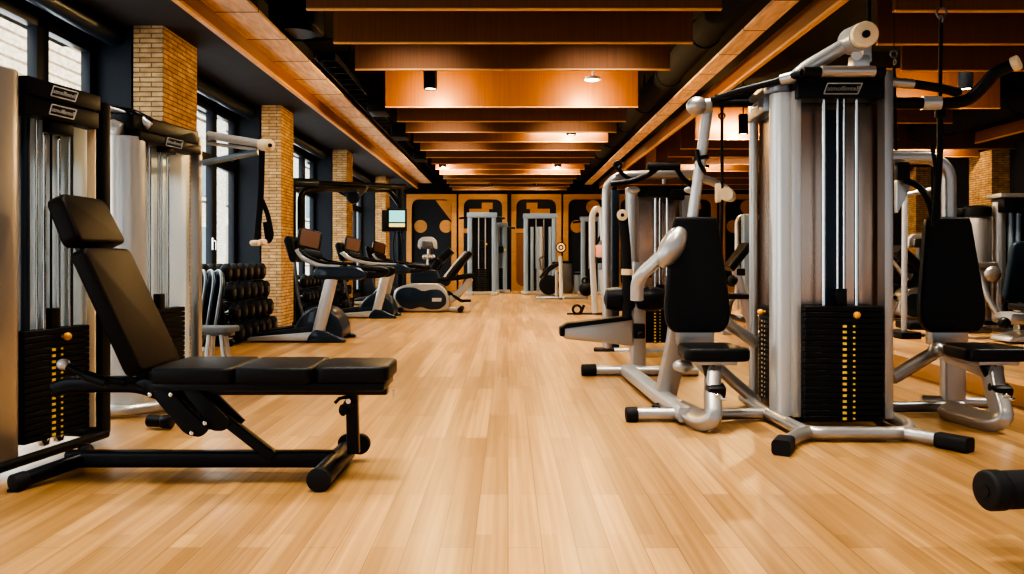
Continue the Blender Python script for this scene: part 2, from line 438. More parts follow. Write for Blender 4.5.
for i, (x0, x1) in enumerate(mods):
    b = MB(); ring(b, x0, x1, -.02, 3.02, .16, .22, YB - .12, YB + .01)
    struct('trim_%d' % (60 + i), b, 'orange_ply', label='orange plywood frame on the back wall')
    d = MB()
    if i in (0, 3, 4, 6):
        d.cyl((x0 + .43, YW, 2.02), (x0 + .43, YW + .04, 2.02), .20, seg=32)
        d.cyl((x1 - .34, YW, 2.02), (x1 - .34, YW + .04, 2.02), .20, seg=32) if i in (0, 4) else d.cyl((x1 - .62, YW, 2.62), (x1 - .62, YW + .04, 2.62), .22, seg=32)
        if i == 0: d.prism([(x1 - .66, 2.83), (x1 - .18, 2.83), (x1 - .18, 2.2)], 'xz', YW, YW + .04)
    else:
        m_ = -1 if i == 2 else 1
        cx = (x0 + x1) / 2
        d.box((cx - .12 * m_, YW + .02, 2.45), (.62, .04, .24)).box((cx + .13 * m_, YW + .02, 2.66), (.34, .04, .2))
        d.box((cx, YW + .01, 1.88), (x1 - x0 - .3, .06, .14))
    struct('trim_%d' % (70 + i), d, 'orange_ply', label='orange plywood shapes on the dark back wall')
    if i in (1, 2):
        struct('trim_%d' % (80 + i), MB().box(((x0 + x1) / 2, YW + .015, .92), (x1 - x0 - .32, .05, 1.75)), 'brown_wall' if i == 2 else 'dark_wall', label='lower panel of the back wall bay')
struct('trim_90', MB().box((.04, YB - .35, 1.55), (.13, .13, 3.1), bev=.01), 'black_metal', label='black post in the middle of the back wall')
struct('trim_91', MB().box((1.5, YB - .1, 3.35), (9.6, .22, .62)), 'black_ceiling', label='black bulkhead over the back wall')
tr = MB().box((-2.62, YB - .45, .62), (.62, .45, .5), bev=.02).build('storage_bin', 'green')
setp(tr, 'low green storage bin before the back wall', 'bin')
tr.location.z -= .37

# ------------------------------------------------------------------ ceiling things
FINS = [6.75, 7.8, 8.9, 11.1, 12.25, 13.3, 14.4, 15.5, 16.6, 17.7, 18.8, 19.9, 21.0, 22.2, 23.3, 24.4]
def baffle(y, x0, x1, label, group, parent=None, h=.56):
    cx = (x0 + x1) / 2
    t = thing('ceiling_baffle', label, 'ceiling baffle', (cx, y, 3.1), 0, group)
    MB().box((cx, y, 3.11 + h / 2), (x1 - x0, .04, h)).build('board', 'fin', t)
    MB().box((cx, y, 3.106), (x1 - x0 + .002, .046, .012)).build('painted_lit_edge', 'fin_edge', t)  # golden light on the lower edge, put into a pale strip
    return t
for i, y in enumerate(FINS):
    baffle(y, -1.70, 1.80, '%s wooden ceiling baffle of the centre row, counted from the front' % ORD[i], 'wooden baffles over the aisle')
FR = [(6.8, 3.28), (7.85, 3.62), (8.95, 4.4), (11.2, 4.0), (12.4, 4.0), (14.1, 3.3), (15.3, 3.3), (16.5, 3.3), (17.8, 3.3), (19.2, 3.3), (20.8, 3.3), (22.6, 3.3), (24.2, 3.3)]
for i, (y, x0) in enumerate(FR):
    baffle(y, x0, 6.88 if y < 15 else 9.7, '%s wooden ceiling baffle of the right bay, counted from the front' % ORD[i], 'wooden baffles over the right bay')

def downlight(x, y, label, power, z=3.12, dy=.6, can=True, group='ceiling downlights'):
    t = thing('downlight', label, 'ceiling light', (x, y, z), 0, group)
    b = MB()
    if can: b.lathe([(.075, .34), (.085, .33), (.085, 0.0), (.072, 0.0), (.066, .03)], (x, y, z))
    else: b.lathe([(.10, .03), (.105, .0), (.075, -.004), (.07, .012)], (x, y, z + .12))
    b.cyl((x, y, z + .15), (x, y, 4.0), .012, seg=8)
    b.build('lamp_housing', 'black_metal' if can else 'white', t)
    MB().cyl((x, y, z + (.012 if can else .115)), (x, y, z + (.02 if can else .128)), .066, seg=20).build('lamp_disc', 'lamp', t)
    l = bpy.data.lights.new('downlight_lamp', 'POINT'); l.energy = power; l.color = (1, .66, .28); l.shadow_soft_size = .05
    o = bpy.data.objects.new('downlight_lamp', l); COL.objects.link(o); o.location = (x, y + dy, z + .03)
    return t
downlight(-.97, 10.0, 'black cylinder downlight before the fourth baffle', 110)
downlight(1.06, 10.0, 'round white rimmed downlight before the fourth baffle', 110, can=False)
downlight(5.72, 10.0, 'black cylinder downlight above the right bay', 60)
downlight(1.1, 13.95, 'small downlight deeper over the aisle, before the bright baffle', 40, z=3.16, dy=.22)
downlight(4.0, 13.6, 'small downlight over the right bay, nearest behind the tall column', 60, dy=.3)
downlight(-1.5, 18.4, 'small downlight far over the aisle, left', 50, dy=.18)
downlight(1.15, 18.4, 'small downlight far over the aisle, right', 50, dy=.18)
downlight(4.6, 18.6, 'small downlight far over the right bay', 60, dy=.3)
downlight(-.5, 23.0, 'small downlight near the back wall, left of the post', 20)
downlight(.8, 23.0, 'small downlight near the back wall, right of the post', 20)

# ducts, trays and pipes in the dark gaps
t = MB()
t.cyl((2.22, 4, 3.55), (2.22, 24.8, 3.55), .17, seg=20)
for y in range(5, 25, 2): t.cyl((2.22, y, 3.55), (2.22, y + .05, 3.55), .185, seg=20).cyl((2.22, y + .03, 3.55), (2.22, y + .03, 4.0), .015, seg=8)
setp(t.build('air_duct', 'black_ceiling'), 'black round air duct between centre baffles and right beam', 'air duct')
t = MB()
t.cyl((7.7, 6, 3.4), (7.7, 15.0, 3.4), .22, seg=20)
for y in range(6, 15, 2): t.cyl((7.7, y, 3.4), (7.7, y + .06, 3.4), .235, seg=20).cyl((7.7, y + .03, 3.4), (7.7, y + .03, 4.0), .015, seg=8)
setp(t.build('air_duct', 'black_ceiling'), 'black round air duct over the far side of right bay', 'air duct')
for k, (x, z) in enumerate([(-2.18, 3.42)]):
    t = MB()
    for s in (-.12, .12): t.box((x + s, 17.1, z), (.02, 15.2, .06))
    for q in range(45): t.box((x, 9.7 + q * .33, z - .01), (.24, .03, .02))
    for q in range(5): t.cyl((x + .13, 10.4 + q * 3.4, z), (x + .13, 10.4 + q * 3.4, 4.0), .012, seg=8)
    setp(t.build('cable_tray', 'black_metal'), 'black ladder cable tray beside the left plank soffit', 'cable tray')
t = thing('air_unit', 'black fan coil unit with lamp hood above the left gap', 'air unit', (-2.35, 8.7, 3.4))
MB().box((-2.32, 8.8, 3.68), (.5, .5, .36), bev=.04).build('housing', 'black_metal', t)
MB().cyl((-2.28, 8.6, 3.42), (-2.28, 8.6, 3.52), .22, .14, seg=24).build('hood', 'black_metal', t)
for k, y in enumerate((7.3, 9.55, 13.1, 16.35)):
    t = MB().cyl((-2.75, y, 3.62), (-1.74, y, 3.62), .02, seg=8).cyl((-2.2, y, 3.62), (-2.2, y, 4.0), .012, seg=8)
    setp(t.build('hanger_rail', 'black_metal'), '%s black hanger rail across the left gap of the ceiling' % ORD[k], 'hanger rail', 'black hanger rails')
for k, y in enumerate((11.8, 14.2, 17.4)):
    t = thing('speaker_box', '%s black box hanging at the left end of the baffles' % ORD[k], 'ceiling box', (-1.98, y, 3.1), 0, 'black ceiling boxes')
    MB().box((-1.9, y, 3.26), (.28, .5, .26), bev=.03).build('housing', 'black_metal', t)
    MB().cyl((-1.9, y, 3.38), (-1.9, y, 4.0), .015, seg=8).build('hanger', 'black_metal', t)

# ------------------------------------------------------------------ outside
bd = thing('apartment_building', 'pale building with horizontal boards seen through the nearest window', 'building', (-9.5, 10, -3))
MB().box((-9.5, 10, 4), (.8, 22, 14)).build('wall', 'facade', bd)
bd = thing('apartment_building', 'pale brick building with blue windows seen through the second window', 'building', (-9.4, 34, -3))
MB().box((-9.45, 34.1, 4), (.8, 25.8, 14)).build('wall', 'facade2', bd)
for y in (23.6, 26.2, 29.0, 32.0, 36):
    for z in (-.6, 1.4, 3.4, 5.8):
        f = MB().box((-9.03, y, z), (.1, 1.1, 1.35)).build('window', 'white', bd)
        MB().box((-8.97, y, z), (.03, .86, 1.1)).build('pane', 'teal_glass', f)
setp(MB().box((-9, 12, -3.1), (10, 60, .2)).build('street', 'charcoal_plaster'), kind='structure')
# ================================================================== SHARED MACHINE PIECES
def logo(F, x, z, y, size, parent, words='atmolfimteB'):
    """slanted outlined badge with small lettering, on a face whose outside is -y"""
    w, h = size * 4.6, size * 1.25; sk = h * .45; k = size * .085
    b = MB(F)
    q = [(x - w / 2, z - h / 2), (x + w / 2 - sk, z - h / 2), (x + w / 2, z + h / 2), (x - w / 2 + sk * .8, z + h / 2)]
    for i in range(4):
        a, c = q[i], q[(i + 1) % 4]
        b.tube([(a[0], y, a[1]), (c[0], y, c[1])], k, seg=6)
    b.text(words, size * .80, T(x, y - .001, z) @ RX(90), shear=.2)
    return b.build('logo', 'logo', parent, smooth=False)

def stack_unit(root, F, w, z0, z1, ztop, head, rods=(.2,), plates=18, panel='bronze_panel', yoff=0.0, num_x=-.05, depth=.13, pw=None, detail=True, panel_y=.17, nsz=1.0, nmat='yellow'):
    """recessed panel, guide rods, weight stack with numbers and selector pin; F: x along the face, -y outwards"""
    pw = pw or w
    MB(F).box((0, yoff + panel_y, (.10 + ztop) / 2), (pw, .03, ztop - .10), bev=.005).build('back_panel', panel, root)
    for s in (-1, 1): MB(F).cyl((s * rods[0] * w, yoff + .06, .06), (s * rods[0] * w, yoff + .06, ztop), .0125, seg=14).build('guide_rod', 'chrome', root)
    for r in rods[1:]: MB(F).cyl((r * w, yoff + .05, z1), (r * w, yoff + .05, ztop), .007, seg=10).build('thin_rod', 'chrome', root)
    for s in (-1, 1): MB(F).cyl((s * rods[0] * w, yoff + .06, .065), (s * rods[0] * w, yoff + .06, z0 + .01), .028, seg=16, bev=.004).build('stack_buffer', 'chrome', root)
    b = MB(F).cyl((0, yoff + .06, z1), (0, yoff + .06, ztop), .006, seg=8).box((0, yoff + .055, z1 + .05), (.06, .05, .10), bev=.006)
    b.build('lift_cable', 'black_metal', root)
    h = (z1 - z0) / plates
    st = MB(F).box((0, yoff + .065, (z0 + z1) / 2), (.05, .04, z1 - z0)).build('weight_stack', 'black_metal', root)
    p0 = MB(F).box((0, yoff + .06, z0 + h / 2), (w, depth, h - .0035), bev=.003, seg=1).build('weight_plate', 'black_plate', st)
    for k in range(1, plates):
        c = p0.copy(); COL.objects.link(c); c.parent = st
        c.location = (0, 0, h * k)
    if detail:
        b = MB(F)
        for k in range(plates - 3):
            zc = z0 + h * (k + .5)
            b.box((num_x, yoff + .058 - depth / 2, zc), (.022 * nsz, .006, h * .42)).box((num_x + .055, yoff + .058 - depth / 2, zc), (.012 * nsz, .006, h * .30))
        b.build('plate_numbers', nmat, root)
        k = MB(F).sphere((num_x + .06, yoff + .03 - depth / 2, z1 - h * 1.5), .021).cyl((num_x + .06, yoff + .06 - depth / 2, z1 - h * 1.5), (num_x + .06, yoff + .03 - depth / 2, z1 - h * 1.5), .008, seg=10)
        k.build('selector_pin', 'orange', root)

# ================================================================== NEAREST CABLE TOWER (left edge)
F = T(-2.25, 4.06) @ RZ(78.3)
t = thing('cable_machine', 'tall silver and black weight tower at the left edge, behind the adjustable bench', 'weight machine', (-2.35, 4.06, 0))
stack_unit(t, F, .44, .10, .65, 1.72, None, rods=(.11, -.24, .26), plates=18, panel='frost', yoff=.02, num_x=-.035, pw=.70, panel_y=.105, depth=.09)
b = MB(F)
b.prism(rrect(.26, .26, .09, 6, -.40, .10), 'xy', .05, 1.885, bev=.01)
b.build('side_column', 'silver', t)
b = MB(F).box((-.02, .02, 1.83), (.50, .09, .085), bev=.006).box((-.02, .025, 1.738), (.50, .08, .09), bev=.006).box((-.02, .02, 1.66), (.16, .05, .07), bev=.01)
b.build('header', 'black_metal', t)
logo(F, -.03, 1.83, -.027, .040, t); logo(F, -.03, 1.74, -.018, .040, t)
MB(F).box((.228, .03, .98), (.012, .05, 1.76), bev=.006).build('trim_strip', 'cream', t)
b = MB(F).box((.29, .03, .95), (.07, .09, 1.80), bev=.012)
b.tube([(-.50, -.03, .05), (.30, .0, .05)], .025)
b.tube([(.28, .02, .06), (.28, .30, .06)], .03)
b.build('frame', 'black_metal', t)
MB(F).cyl((-.17, .075, .6), (-.17, .075, 1.7), .020, seg=16).build('inner_post', 'navy_metal', t)
MB(F).cyl((.14, .085, .6), (.14, .085, 1.7), .013, seg=12).build('inner_post', 'navy_metal', t)

# ================================================================== SECOND TOWER, with grip bars
F = T(-2.33, 5.50) @ RZ(80)
t = thing('cable_machine', 'tall silver weight tower with wall-side grip bars, second from the left edge', 'weight machine', (-2.45, 5.5, 0))
stack_unit(t, F, .50, .10, .66, 1.78, None, rods=(.21, -.02, .04), plates=16, panel='frost', yoff=.02, pw=.84, detail=False, panel_y=.10, depth=.09)
b = MB(F)
b.lathe([(.115, .05), (.125, .053), (.125, 1.787), (.115, 1.79)], F.inverted() @ Vector((-2.49, 5.20, 0)))
b.build('side_column', 'silver_lt', t)
b = MB(F).prism(round_poly([(-.36, -.02), (.38, -.02), (.38, .12), (-.36, .16)], .02), 'xy', 1.765, 1.83, bev=.006).prism(round_poly([(-.42, -.005), (.38, -.005), (.38, .14), (-.42, .2)], .03), 'xy', 1.83, 1.935, bev=.012)
b.box((.0, .02, 1.75), (.16, .05, .05), bev=.01)
b.build('header', 'black_metal', t)
logo(F, .03, 1.80, -.024, .044, t)
b = MB(F).box((.385, .03, .96), (.05, .07, 1.88), bev=.01)
b.build('front_post', 'silver', t)
b = MB().tube([(-2.75, 5.1, .05), (-2.42, 4.98, .05), (-2.22, 5.2, .05), (-2.15, 5.78, .05)], .038, .12)
b.tube([(-2.24, 5.85, .05), (-2.05, 5.98, .05)], .036)
b.build('base_frame', 'silver', t)
MB().cyl((-2.07, 5.97, .05), (-2.00, 6.01, .05), .042, seg=16, bev=.008).build('foot_cap', 'black_plastic', t)
MB().tube([(-2.12, 4.72, .045), (-2.0, 4.70, .045)], .035).cyl((-2.03, 4.70, .045), (-1.97, 4.69, .045), .04, seg=14, bev=.006).build('stabiliser_foot', 'black_metal', t)
b = MB().tube([P(208, 135, 5.88), P(255, 143, 5.88), P(265, 145, 5.85)], .030).tube([P(207, 143, 5.9), P(258, 150, 5.9)], .014)
b.build('grip_bar', 'silver_lt', t, label='upper silver grip bar')
b = MB().tube([P(203, 163, 5.9), P(228, 158, 5.9), P(258, 152, 5.9)], .024).build('lower_grip_bar', 'bluegrey', t)
b = MB().cyl(P(262, 145, 5.87), P(270, 145.3, 5.80), .044, seg=24, bev=.006)
b.build('bar_cap', 'cream', t, label='round cream end cap')
MB().cyl(P(269, 145, 5.80), P(270.5, 145.3, 5.785), .014, seg=14).build('cap_hole', 'black_plastic', t)
b = MB().tube([P(107, 110, 5.2), P(132, 113, 5.2), P(150, 122, 5.3)], .032, .05)
b.build('upper_handle', 'black_metal', t)
b = MB().tube([P(108, 108, 5.12), P(134, 116, 5.22), P(146, 122, 5.28)], .018, .05).cyl(P(110, 126, 5.1), P(122, 131, 5.1), .05, seg=18, bev=.01)
b.cyl(P(140, 119, 5.22), P(150, 127, 5.25), .03, seg=16, bev=.006)
b.build('handle_sleeve', 'silver_lt', t)

t = thing('hanging_strap', 'black strap handle with cream grips hanging beside the second tower', 'cable handle', P(263, 240, 5.86))
b = MB().tube([P(262, 150, 5.87), P(261, 195, 5.87), P(257, 240, 5.86)], 0, .1, rect=(.012, .045, .004), up=(1, 0, 0))
b.tube([P(262, 200, 5.87), P(268, 215, 5.85), P(272, 236, 5.84), P(268, 243, 5.84), P(265, 222, 5.85)], 0, .05, rect=(.010, .035, .004), up=(1, 0, 0))
b.build('strap', 'black_plastic', t)
b = MB().cyl(P(252, 243, 5.88), P(259, 243, 5.82), .022, seg=16, bev=.005).cyl(P(259, 242, 5.88), P(265, 242, 5.82), .022, seg=16, bev=.005)
b.build('grip', 'cream', t)

# ================================================================== FOREGROUND ADJUSTABLE BENCH
t = thing('adjustable_bench', 'black adjustable weight bench with raised backrest on the wood floor, front left', 'weight bench', (-1.4, 3.72, 0))
Y0, Y1 = 3.51, 3.95; YC = (Y0 + Y1) / 2
def padprof(x0, x1, z0, z1, r=.02): return round_poly([(x0, z0), (x1, z0), (x1, z1), (x0, z1)], r)
for i, (xa, xb, ya, yb) in enumerate([(-1.578, -1.222, 0, 0), (-1.214, -.872, .015, .008), (-.862, -.535, .03, .03)]):
    poly = [(xa, Y0 + ya), (xb, Y0 + yb + (.0 if i < 2 else .02)), (xb, Y1 - yb - (.0 if i < 2 else .02)), (xa, Y1 - ya)]
    MB().prism(round_poly(poly, .03 if i < 2 else .05), 'xy', .448, .52, bev=.014).build('seat_pad', 'leather', t)
b = MB().box((-1.075, YC, .425), (1.04, .30, .035), bev=.008).box((-1.07, YC, .40), (1.02, .07, .06), bev=.008)
b.build('seat_frame', 'black_metal', t)
ang = math.radians(25)
def back(u, v):      # along the backrest, out of its back
    return (-1.60 - math.sin(ang) * u - math.cos(ang) * v, .485 + math.cos(ang) * u - math.sin(ang) * v)
def backpad(u0, u1, th, name, taper=0):
    xf = Matrix.Translation((-1.60, YC, .485)) @ Matrix.Rotation(-ang, 4, 'Y')
    # local: z along the pad, -x out of the back, y across
    w0 = (Y1 - Y0) / 2; w1 = w0 - taper
    poly = [(-w0, u0), (w0, u0), (w1, u1), (-w1, u1)]
    b = MB(); b.prism(round_poly(poly, .045), 'yz', -th, 0, bev=.016, xf=xf)
    return b
backpad(.02, .63, .075, '').build('backrest', 'leather_br', t)
backpad(.655, .895, .085, '', .03).build('headrest', 'leather_br', t)
xf = Matrix.Translation((-1.60, YC, .485)) @ Matrix.Rotation(-ang, 4, 'Y')
b = MB().box((-.09, 0, .40), (.03, .16, .75), bev=.006, xf=xf).box((-.10, 0, .2), (.05, .05, .5), bev=.006, xf=xf)
b.build('backrest_frame', 'black_metal', t)
b = MB().tube([(-2.05, YC, .07), (-.80, YC, .07)], 0, rect=(.07, .075, .015))
b.tube([(-.735, YC + .03, .40), (-.725, YC + .03, .09)], 0, rect=(.055, .055, .01))
b.build('base_rail', 'black_metal', t)
b = MB().cyl((-.812, 3.44, .052), (-.80, 3.95, .052), .05, seg=28, bev=.008)
b.build('front_foot', 'black_metal', t)
b = MB().cyl((-.8125, 3.425, .052), (-.8125, 3.445, .052), .053, seg=28, bev=.006).build('foot_cap', 'rubber', t)
b = MB().cyl((-.735, 3.96, .08), (-.735, 4.0, .08), .05, seg=24, bev=.006).cyl((-.80, 3.965, .085), (-.80, 4.0, .085), .045, seg=24, bev=.006)
b.build('transport_wheel', 'rubber', t)
for s in (-1, 1):
    b = MB().tube([(-2.11, YC + s * .27, .04), (-1.98, YC, .07)], .034)
    b.build('rear_foot', 'black_metal', t)
    MB().cyl((-2.128, YC + s * .30, .037), (-2.10, YC + s * .245, .042), .038, seg=18, bev=.006).box((-2.12, YC + s * .28, .006), (.05, .05, .012)).build('foot_cap', 'rubber', t)
b = MB().tube([(-1.52, YC - .02, .42), (-1.09, YC - .02, .085)], 0, rect=(.055, .05, .012))
b.tube([(-1.46, YC + .04, .42), (-1.25, YC + .02, .225)], 0, rect=(.03, .05, .008))
b.build('support_strut', 'black_metal', t)
b = MB().prism(round_poly([(-1.71, .43), (-1.64, .40), (-1.47, .20), (-1.40, .185), (-1.36, .225), (-1.44, .30), (-1.57, .44), (-1.66, .46)], .03), 'xz', YC - .09, YC - .06, bev=.006)
b.prism(round_poly([(-1.50, .40), (-1.42, .40), (-1.27, .25), (-1.30, .21), (-1.36, .21)], .02), 'xz', YC - .06, YC - .045, bev=.004)
b.prism(round_poly([(-1.71, .43), (-1.64, .40), (-1.47, .20), (-1.40, .185), (-1.36, .225), (-1.44, .30), (-1.57, .44), (-1.66, .46)], .03), 'xz', YC + .06, YC + .09, bev=.006)
b.build('hinge_plate', 'black_metal', t)
for x, z in ((-1.625, .385), (-1.435, .21), (-1.375, .255), (-1.53, .385)):
    MB().cyl((x, YC - .105, z), (x, YC - .088, z), .010, seg=14, bev=.002).build('bolt', 'chrome', t)
b = MB().tube([(-2.10, YC - .02, .395), (-2.03, YC - .02, .42), (-1.70, YC - .02, .42), (-1.55, YC - .02, .36)], 0, .06, rect=(.065, .075, .02))
b.build('rear_arm', 'black_metal', t)
b = MB().tube([(-1.99, YC - .14, .525), (-1.88, YC - .14, .47), (-1.74, YC - .1, .44)], .017).tube([(-1.9, YC - .14, .48), (-1.80, YC - .14, .445)], .024)
b.build('adjusting_lever', 'black_metal', t)
MB().sphere((-1.995, YC - .14, .527), .026, sc=(1.15, 1, 1)).build('lever_knob', 'silver_lt', t)
b = MB().tube([(-.74, YC, .36), (-.78, YC - .03, .355), (-.80, YC - .03, .335)], .008).cyl((-.74, YC - .04, .33), (-.74, YC + .01, .33), .022, seg=14, bev=.004).sphere((-.765, YC - .02, .30), .02, sc=(1, 1, 1.4))
b.build('adjusting_pin', 'black_plastic', t)
MB().cyl((-.735, YC - .05, .345), (-.735, YC - .035, .345), .012, seg=12).box((-.515, YC - .13, .395), (.01, .01, .03)).build('pin_bolt', 'chrome', t)

# ================================================================== SMALL FLAT BENCH BEHIND THE TOWERS
t = thing('flat_bench', 'low flat bench with grey pad and silver legs behind the second tower', 'weight bench', (-2.65, 6.6, 0))
MB().prism(round_poly([(-3.05, 6.45), (-2.27, 6.42), (-2.22, 6.66), (-3.0, 6.72)], .04), 'xy', .40, .45, bev=.014).build('seat_pad', 'grey_pad', t)
MB().box((-2.62, 6.58, .385), (.72, .10, .03), bev=.005).build('seat_frame', 'silver_dk', t)
for x, d in ((-2.34, .05), (-2.44, -.03), (-2.95, -.05)):
    for s in (-.07, .09):
        MB().tube([(x, 6.57 + s * .6, .38), (x + d, 6.57 + s, .0)], 0, rect=(.03, .03, .005)).build('leg', 'silver', t)

# ================================================================== DUMBBELL RACKS
def dumbbell_proto(r=.085, L=.30):
    d = thing('dumbbell', 'black hexagonal dumbbell', 'dumbbell', (0, 0, 0))
    for s in (-1, 1):
        hd = MB().cyl((s * L * .22, 0, 0), (s * L * .5, 0, 0), r, seg=6, bev=.022).build('weight_head', 'rubber', d)
        MB().lathe([(.030, 0), (.034, .002), (.026, .006), (.012, .007)], (s * L * .5, 0, 0), axis=(s, 0, 0), seg=16).build('end_badge', 'silver_dk', hd)
    MB().cyl((-L * .25, 0, 0), (L * .25, 0, 0), .016, seg=12).build('handle', 'chrome', d)
    return d
proto = None
def dumbbell_rack(x, y0, n, tiers, name, where, r=.085, zs=None):
    global proto
    y1 = y0 + n * 2.5 * r
    t = thing('dumbbell_rack', name, 'dumbbell rack', (x - .1, (y0 + y1) / 2, 0))
    zs = zs or [.13 + k * .235 for k in range(tiers)]
    for k, z in enumerate(zs):
        xo = x - .05 * k
        for dx in (-.09, .09):
            MB().box((xo + dx - .0, (y0 + y1) / 2, z - r - .008), (.035, y1 - y0 + .06, .014), bev=.003).build('shelf_rail', 'black_metal', t)
    for y in (y0 - .05, y1 + .05):
        b = MB().prism(round_poly([(x - .20, 0), (x + .13, 0), (x + .13, .06), (x + .07, .08), (x - .02, zs[-1] - .12), (x - .22, zs[-1] - .12)], .04), 'xz', y - .02, y + .02, bev=.005)
        b.build('end_panel', 'black_metal', t)
    for k, z in enumerate(zs):
        for j in range(n):
            if proto is None: proto = dumbbell_proto(); d = proto
            else: d = copy_tree(proto)
            s = r / .085
            d.scale = (s, s, s)
            d.location = (x - .05 * k, y0 + (j + .5) * 2.5 * r, z)
            d['label'] = 'black dumbbell, %s from the near end, %s of %s' % (ORD[j], {0: 'bottom tier', 1: 'second tier', 2: 'third tier', 3: 'top tier'}[k] if len(zs) == 4 else {0: 'bottom tier', 1: 'middle tier', 2: 'top tier'}[k], where)
            d['group'] = 'dumbbells on ' + where
dumbbell_rack(-3.27, 9.2, 6, 4, 'black four-tier dumbbell rack under the second window', 'the nearest rack', r=.105, zs=[.135, .37, .605, .84])
dumbbell_rack(-3.26, 12.55, 5, 3, 'black dumbbell rack between the second and third brick columns', 'the middle rack', r=.10, zs=[.15, .40, .64])
dumbbell_rack(-3.2, 15.0, 4, 3, 'black dumbbell rack just before the third brick column', 'the farthest rack', r=.09, zs=[.15, .40, .64])
for k in range(4):
    x = -3.52 + k * .095; y = 8.86 - k * .02
    p = thing('weight_plate', 'big dark rimmed weight plate by the dumbbell rack, %s from the wall' % ORD[k], 'weight plate', (x, y, 0), 0, 'weight plates leaning by the rack')
    xf = T(x, y, .45) @ RZ(-58) @ RX(-9)
    MB().prism(round_poly(rrect(.52, .84, .23, 6), .01, 1), 'xz', -.022, .022, bev=.012, xf=xf).build('disc', 'navy_metal', p)
    pts = [(q[0], -.018, q[1]) for q in rrect(.53, .85, .235, 6)]; pts += pts[:2]
    MB().tube(pts, .014, seg=8, xf=xf).build('rim', 'bluegrey', p)
# ================================================================== THE BIG MULTI-GYM ON THE RIGHT
t = thing('multi_gym', 'tall silver multi-station gym tower with two black seats, front right', 'multi gym', (1.97, 5.0, 0))
F = T(1.967, 4.72)
stack_unit(t, F, .46, .05, .725, 1.96, None, rods=(.21, -.04, .04), plates=20, panel='bronze_panel', yoff=-.04, num_x=.0, pw=.60)
b = MB().box((1.972, 5.16, 1.0), (.56, .5, 1.96), bev=.02)
b.build('core_panel', 'bronze_panel', t)
b = MB(F).prism(round_poly([(-.265, -.02), (.240, -.02), (.240, .14), (-.275, .14)], .01), 'xy', 1.945, 2.055, bev=.006)
b.prism(round_poly([(-.265, -.005), (.245, -.005), (.245, .2), (-.27, .2)], .01), 'xy', 2.05, 2.10, bev=.01)
b.build('header', 'black_plastic', t)
logo(F, .0, 2.0, -.026, .049, t)
b = MB(F).box((0, .105, 1.0), (.13, .02, 1.8), bev=.004).build('reflection_strip', 'navy_metal', t)  # dark reflection in the front panel, imitated by a navy strip
b = MB().lathe([(.074, .06), (.081, .062), (.081, 1.998), (.074, 2.0)], (1.672, 4.86, 0), seg=40)
b.box((1.715, 4.80, 1.03), (.05, .12, 1.94), bev=.01)
b.build('corner_column', 'silver_lt', t)
b = MB().lathe([(.092, 2.0), (.096, 2.01), (.096, 2.045), (.06, 2.06), (.0, 2.062)], (1.655, 4.86, 0), seg=40)
b.prism(round_poly([(1.56, 4.9), (1.70, 4.78), (1.80, 4.95), (1.72, 5.35), (1.60, 5.35)], .04), 'xy', 2.03, 2.075, bev=.012)
b.build('column_cap', 'silver_dk', t)
b = MB().box((2.245, 4.76, 1.085), (.055, .10, 2.06), bev=.012)
b.build('right_post', 'silver', t)
b = MB().cyl((1.665, 5.42, .05), (1.665, 5.42, 2.0), .030, seg=18).box((2.24, 5.40, 1.0), (.05, .06, 2.0), bev=.01)
b.build('rear_post', 'silver', t)
# left face of the tower: second stack
F2 = T(1.64, 5.17) @ RZ(-90)
stack_unit(t, F2, .36, .09, .70, 1.95, None, rods=(.24, .0), plates=20, panel='silver_dk', yoff=.03, num_x=-.10, pw=.40, depth=.11, nsz=.45, nmat='cream')
b = MB(F2).prism(round_poly([(-.28, -.01), (.16, -.04), (.22, .12), (-.28, .12)], .03), 'xy', 1.92, 2.05, bev=.012)
b.build('side_header', 'silver_dk', t)
logo(F2, -.04, 1.985, -.034, .034, t)
# base frame
b = MB().tube([(1.62, 5.5, .05), (1.60, 5.0, .05), (1.64, 4.40, .045), (2.20, 4.38, .045), (2.30, 4.6, .05), (2.32, 5.5, .05)], .037, .10)
b.build('base_frame', 'silver', t)
for p0, p1 in (((1.72, 4.64, .055), (1.475, 4.24, .05)), ((2.23, 4.64, .055), (2.165, 4.26, .05))):
    pass
q = MB().tube([(1.66, 4.42, .045), (1.55, 4.31, .045), (1.42, 4.13, .040)], .036, .1).build('front_leg', 'silver', t)
MB().tube([(1.455, 4.19, .040), (1.385, 4.06, .040)], 0, rect=(.095, .078, .02)).build('foot_cap', 'rubber', q)
q = MB().tube([(2.17, 4.39, .045), (2.24, 4.33, .043), (2.33, 4.20, .040)], .036, .1)
q = q.build('front_leg', 'silver', t)
MB().tube([(2.29, 4.26, .040), (2.38, 4.12, .040)], 0, rect=(.09, .076, .02)).build('foot_cap', 'rubber', q)
